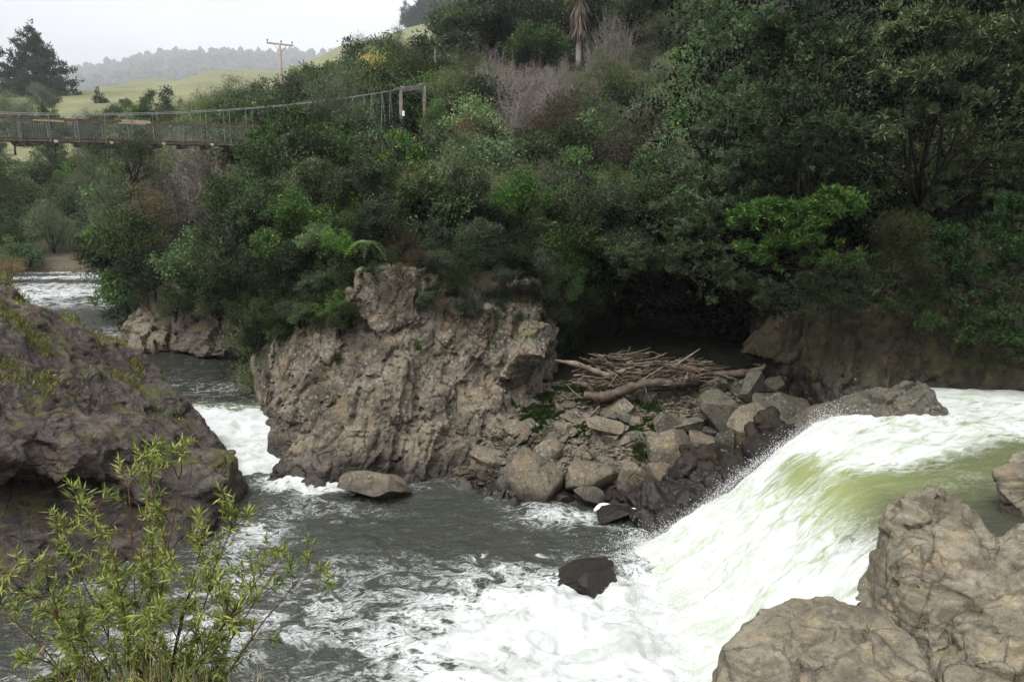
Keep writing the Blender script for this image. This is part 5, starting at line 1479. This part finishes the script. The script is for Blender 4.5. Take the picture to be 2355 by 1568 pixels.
tag(link('rubble', mk_mesh('rubble', V.reshape(-1, 3), T, False, M['boulder'])), 'fine broken rubble filling the gaps between the stones of the scree', 'rubble', kind='stuff')
# pale foam cakes lodged at the pool edge
for (px, py, s) in [(1385, 1168, .30), (1447, 1178, .24)]:
    p = PZ(px, py, .05)
    me = boulder_mesh('foam_cake', 760 + px, 3, M['drop'], planes=4, rough=.15, round_=.8)
    o = link('foam_cake', me, None, (p[0], p[1], .07), (0, 0, .4), (s, s * .6, .09))
    tag(o, 'white cake of froth lodged among the dark rocks at the pool edge' if s > .27 else 'small cream cake of froth beside the wet stones', 'foam')

# ================================================================== DRIFTWOOD
gd = np.random.default_rng(800)
def log(label, pts, r, mat, group=None, name='driftwood_log', branches=0):
    pts = np.array([P(*q) for q in pts])
    t = np.linspace(0, 1, len(pts)); tt = np.linspace(0, 1, len(pts) * 6)
    pp = np.stack([np.interp(tt, t, pts[:, k]) for k in range(3)], 1)
    ker = np.ones(5) / 5
    pp = np.stack([np.convolve(np.pad(pp[:, k], 2, 'edge'), ker, 'valid') for k in range(3)], 1)
    rr = np.interp(tt, np.linspace(0, 1, len(r)), r) * (1 + .14 * gd.normal(0, 1, len(tt)))
    m = MB(); m.tube(pp, rr, 9)
    V = np.concatenate(m.V); V += .12 * np.mean(r) * fbm(V * 6, 3, 4)[:, None]
    m.V = [V]
    c = pp.mean(0)
    for k in range(branches):
        b = pp[gd.integers(2, len(pp) - 2)]
        d = unit(gd.normal(0, 1, 3) + np.array([0, -.3, .6]))
        m.tube(limb(b, b + d * gd.uniform(.25, .6), 4, .15, gd), np.linspace(np.mean(r) * .4, np.mean(r) * .1, 4), 5)
    me = m.mesh(name, M[mat], True)
    v, _ = get_vn(me); set_v(me, v - c)
    return tag(link(name, me, None, c), label, 'driftwood', group)
log('thick bent driftwood log lying along the front of the pile', [(1338, 908, 28.2), (1380, 915, 28.1), (1440, 895, 28.3), (1490, 880, 28.6), (1560, 882, 28.8), (1610, 880, 29.2)], [.13, .20, .19, .17, .16, .10], 'drift', branches=3)
log('long driftwood trunk stretching right across the top of the boulders', [(1538, 842, 29.2), (1590, 850, 29.2), (1650, 862, 29.1), (1710, 858, 29.0), (1750, 850, 28.8), (1760, 838, 28.8)], [.10, .14, .13, .13, .11, .06], 'drift', branches=2)
log('forked pale driftwood branch pointing left at the end of the pile', [(1272, 828, 28.8), (1320, 836, 28.8), (1360, 850, 28.8), (1400, 865, 28.8), (1440, 850, 29.2)], [.04, .10, .11, .10, .06], 'driftpale', branches=4)
log('short broken driftwood stump beside the bent log', [(1322, 880, 28.4), (1345, 885, 28.4), (1365, 902, 28.4)], [.07, .12, .08], 'drift', branches=2)
log('thin pale stick leaning down from the bent log to the moss', [(1325, 977, 27.4), (1350, 962, 27.6), (1380, 932, 28.0)], [.02, .04, .03], 'driftpale')
log('thin pale stick poking up out of the pile at a slant', [(1555, 838, 29.4), (1580, 822, 29.4), (1612, 800, 29.4)], [.04, .035, .02], 'driftpale')
log('short pale stick hanging down the front of the pile', [(1400, 890, 28.3), (1412, 870, 28.3), (1420, 860, 28.4)], [.035, .03, .03], 'driftpale')
log('thin stick pointing right at the dark back of the recess', [(1800, 846, 29.2), (1835, 838, 29.2), (1870, 832, 29.2)], [.03, .025, .015], 'drift')
log('curved stick at the left tip of the bent log', [(1306, 888, 28.2), (1320, 903, 28.2), (1340, 916, 28.2)], [.02, .03, .035], 'driftpale')
stick_me = []
for i in range(8):
    m = MB(); p = limb((-.5, 0, 0), (.5, 0, 0), 8, .12, gd, gd.uniform(-.05, .05))
    m.tube(p, np.linspace(.030, .012, 8) * gd.uniform(.7, 1.3), 5)
    if i % 2: m.tube(limb(p[4], p[4] + [.25, .08, .08], 4, .1, gd), np.linspace(.016, .006, 4), 4)
    stick_me.append(m.mesh('driftwood_stick', M['driftpale'] if i % 3 == 0 else M['drift'], True))
for i in range(170):
    t = gd.random()
    px = 1350 + 300 * t ** .9 + gd.normal(0, 12)
    topy = np.interp(px, [1300, 1380, 1480, 1600, 1720], [845, 815, 808, 832, 848])
    py = gd.uniform(topy, np.interp(px, [1300, 1400, 1600, 1720], [868, 884, 876, 862]))
    yv = 28.6 + (880 - py) / 70 * 1.6 + gd.uniform(-.2, .4)
    p = P(px, py, yv)
    L = gd.uniform(.5, 1.7)
    o = link('driftwood_stick', stick_me[i % 8], None, p, (gd.uniform(-1, 1), gd.normal(.06, .22), gd.normal(0, .55) + (math.pi if gd.random() < .4 else 0)), (L, gd.uniform(.9, 1.5), gd.uniform(.9, 1.5)))
    tag(o, 'weathered stick in the tangled heap of driftwood on the ledge', 'driftwood', 'sticks of the driftwood pile')
# pile core so that the heap is not hollow
# ================================================================== GRASS, MOSS
def blades(name, v, nn, g, L, Wd, mat, label, cat, spread=.5, rise=1.0):
    n = len(v)
    d = unit(np.array([0, 0, rise]) + nn * .3 + g.normal(0, spread, (n, 3)))
    Vv, Q = leaf_quads(v, d, L * g.uniform(.5, 1.3, n), Wd * g.uniform(.7, 1.3, n), g, .1)
    return tag(link(name, mk_mesh(name, Vv, Q, False, M[mat])), label, cat, kind='stuff')
v, nn, gg = scatter_on(LEFT, 7000, lambda v, n, px, py: (n[:, 2] > .45) & (py < 880 + .3 * px) & (px < 330) & (vnoise(v * .9, 6) > (.05 + .0012 * np.maximum(px, 0))), 900)
blades('grass', v + gg.normal(0, .05, v.shape), nn, gg, .20, .025, 'l_grass', 'tufts of yellow-green grass growing on the dark rock outcrop', 'grass')
v, nn, gg = scatter_on(LEFT, 1400, lambda v, n, px, py: (n[:, 2] > .3) & (px < 560) & (vnoise(v * 1.4, 16) > .42), 901)
blades('weeds', v + gg.normal(0, .04, v.shape), nn, gg, .13, .04, 'l_bright', 'small bright green weeds in the cracks of the dark outcrop', 'weeds')
v, nn, gg = scatter_on(SC, 15000, lambda v, n, px, py: ((px > 1175) & (px < 1345) & (py > 895) & (py < 1010) | (px > 1390) & (px < 1515) & (py > 925) & (py < 1000) | (px > 1440) & (px < 1530) & (py > 985) & (py < 1060)) & (vnoise(v * 1.6, 26) > -.1), 902)
blades('moss', v + gg.normal(0, .05, v.shape) * [1, 1, .2] + np.array([0, 0, .06]), nn, gg, .085, .04, 'l_moss', 'patch of low green moss and herbs on the scree', 'moss', spread=.8)
v, nn, gg = scatter_on(CLIFF, 5200, lambda v, n, px, py: (n[:, 2] > .05) & (py < 850) & (vnoise(v * 1.1, 36) > .12), 903)
blades('cliff_herbs', v + gg.normal(0, .05, v.shape), nn, gg, .16, .03, 'l_broad', 'thin green herbs growing over the upper cliff', 'herbs', spread=.7, rise=.4)

# ================================================================== FOREGROUND SHRUB
gs = np.random.default_rng(1000)
SY = 5.3
root = P(330, 1640, SY); root[2] = float(bank_h(np.array([root[0]]), np.array([root[1]]))[0])
e = tag(empty('shrub', root), 'foreground shrub with reddish stems, narrow leaves and drooping green flower spikes', 'shrub')
tips = [(285, 1120, 5.4, 1.0), (345, 1112, 5.2, 1.0), (420, 1085, 5.1, 1), (215, 1170, 5.5, 1), (470, 1210, 5.0, 1), (560, 1190, 5.3, 1), (150, 1250, 5.2, 1), (40, 1290, 5.4, 1), (10, 1400, 5.0, 1), (640, 1270, 5.2, 1), (695, 1300, 5.4, 1), (600, 1330, 4.9, 1), (250, 1280, 4.9, 1), (420, 1330, 4.8, 1), (120, 1380, 4.8, 1), (330, 1420, 4.7, 1), (520, 1420, 5.0, 1), (90, 1490, 4.8, 1), (470, 1520, 4.9, 1), (200, 1440, 4.8, 1)]
LV, LQ, SPV, SPQ = [], [], [], []
nl = nsq = 0
def add_leaves(bs, ds, Ls, Ws):
    global nl
    V, Q = leaf_quads(bs, ds, Ls, Ws, gs, .6)
    LV.append(V); LQ.append(Q + nl); nl += len(V)
def add_spike(b, d, L):
    global nsq
    n = 46
    t = gs.random(n)
    ax = b + d * (t * L)[:, None] + np.array([0, 0, -1]) * (t ** 2 * L * .35)[:, None]
    dd = unit(gs.normal(0, 1, (n, 3)) + d * .6)
    V, Q = leaf_quads(ax, dd, np.full(n, .010), np.full(n, .006), gs, .2)
    SPV.append(V); SPQ.append(Q + nsq); nsq += len(V)
for (px, py, yv, _) in tips:
    tip = P(px, py, yv)
    st = root + gs.normal(0, .06, 3) * [1, 1, 0]
    n = 14
    t = np.linspace(0, 1, n)[:, None]
    mid = (st + tip) / 2 + np.array([0, 0, -.05]) + (tip - st) * np.array([-.12, -.12, .10])
    p = (1 - t) ** 2 * st + 2 * t * (1 - t) * mid + t ** 2 * tip
    p += np.cumsum(gs.normal(0, .007, (n, 3)), 0)
    m = MB(); m.tube(p, np.linspace(.011, .0028, n), 6)
    main = unit(tip - st)
    for k in range(15):
        j = int(gs.integers(4, n)); b = p[j]
        d = unit(main * .6 + gs.normal(0, .55, 3) + [0, 0, .35])
        Lb = gs.uniform(.12, .34) * (1.15 - .4 * j / n)
        q = limb(b, b + d * Lb, 6, .12, gs, .05)
        m.tube(q, np.linspace(.0045, .0016, 6), 4, False)
        for kk in range(4):
            if kk == 0: q2 = q[2:]; d2 = d
            else:
                b2 = q[gs.integers(1, 6)]; d2 = unit(d + gs.normal(0, .5, 3) + [0, 0, .3])
                q2 = limb(b2, b2 + d2 * gs.uniform(.06, .15), 4, .1, gs)
                m.tube(q2, np.linspace(.0022, .0011, 4), 3, False)
            if gs.random() < .22: continue
            nf = int(gs.integers(11, 24))
            ti = gs.random(nf) ** .6
            idx = np.minimum((ti * (len(q2) - 1)).astype(int), len(q2) - 2)
            fr = (ti * (len(q2) - 1) - idx)[:, None]
            bs = q2[idx] * (1 - fr) + q2[idx + 1] * fr
            ds = unit(d2 * .7 + gs.normal(0, .65, (nf, 3)) + [0, 0, .05])
            add_leaves(bs, ds, gs.uniform(.035, .10, nf), gs.uniform(.009, .015, nf))
            if gs.random() < (.30 if py < 1250 else .10):
                add_spike(q2[-1], unit(d2 + gs.normal(0, .4, 3) + [0, 0, -.1]), gs.uniform(.06, .11))
    me = m.mesh('stem', M['stem'], True); v, _ = get_vn(me); set_v(me, v - root)
    link('stem', me, e)
me = mk_mesh('leaves', np.concatenate(LV) - root, np.concatenate(LQ), False, M['l_shrub'])
o = link('leaves', me, e); o['kind'] = 'stuff'
me = mk_mesh('flower_spikes', np.concatenate(SPV) - root, np.concatenate(SPQ), False, M['l_spike'])
o = link('flower_spikes', me, e); o['kind'] = 'stuff'
print('shrub leaves', nl // 4)
# dry grass round the shrub
n = 700
gx = gs.normal(-2.3, .45, n); gy = gs.normal(4.6, .3, n)
v = np.stack([gx, gy, bank_h(gx, gy) - .02], 1)
blades('dry_grass', v, np.tile([0, 0, 1.0], (n, 1)), gs, .55, .006, 'l_drygrass', 'dry straw-coloured grass round the foot of the foreground shrub', 'grass', spread=.25)
n = 5000
gx = gs.uniform(-9, 3, n); gy = gs.uniform(1.5, 6.2, n)
v = np.stack([gx, gy, bank_h(gx, gy) - .02], 1)
blades('bank_grass', v, np.tile([0, 0, 1.0], (n, 1)), gs, .22, .012, 'l_grass', 'green grass and weeds covering the near bank', 'grass', spread=.45)

# ================================================================== SPRAY
gp = np.random.default_rng(1100)
iv = np.array([[1, 0, 0], [-1, 0, 0], [0, 1, 0], [0, -1, 0], [0, 0, 1], [0, 0, -1]], float)
it = np.array([[4, 0, 2], [4, 2, 1], [4, 1, 3], [4, 3, 0], [5, 2, 0], [5, 1, 2], [5, 3, 1], [5, 0, 3]])
pts = []
n1 = 14000     # along the far edge of the falls
Ue = gp.uniform(.36, .98, n1); We = 1 - np.abs(gp.normal(0, .05, n1))
x, y, z = falls_xyz(Ue, We)
pts.append(np.stack([x - np.abs(gp.normal(0, .12, n1)), y + np.abs(gp.normal(0, .10, n1)), z + gp.exponential(.12, n1)], 1))
n2 = 9000     # foot
Ue = gp.uniform(.85, 1, n2); We = gp.random(n2)
x, y, z = falls_xyz(Ue, We)
pts.append(np.stack([x + gp.normal(-.3, .5, n2), y + gp.normal(0, .2, n2), np.maximum(z, 0) + np.abs(gp.normal(0, .28, n2))], 1))
n3 = 4000      # near edge against the rock
Ue = gp.uniform(.5, .9, n3); We = np.abs(gp.normal(0, .10, n3))
x, y, z = falls_xyz(Ue, We)
pts.append(np.stack([x, y, z + np.abs(gp.normal(.05, .16, n3))], 1))
pts = np.concatenate(pts); n = len(pts)
sz = .003 + .009 * gp.random(n) ** 3
V = (iv[None] * sz[:, None, None] * np.array([1, 1, 1.2]) + pts[:, None]).reshape(-1, 3)
T = (it[None] + (np.arange(n) * len(iv))[:, None, None]).reshape(-1, 3)
tag(link('spray', mk_mesh('spray', V, T, True, M['drop'])), 'white droplets of spray thrown up along the falls', 'spray', kind='stuff')

# ================================================================== HAZE
m, nt, out = newmat('rain_haze')
pv = nt.nodes.new('ShaderNodeVolumePrincipled')
pv.inputs['Color'].default_value = (0.90, 0.92, 0.97, 1)
pv.inputs['Density'].default_value = 0.0002
nt.links.new(pv.outputs[0], out.inputs['Volume'])
mb = MB(); mb.box((0, 4000, 480), (17000, 8200, 970))
hz = link('haze', mb.mesh('haze', m)); hz['kind'] = 'stuff'; hz['label'] = 'pale grey rain haze filling the valley air'; hz['category'] = 'haze'
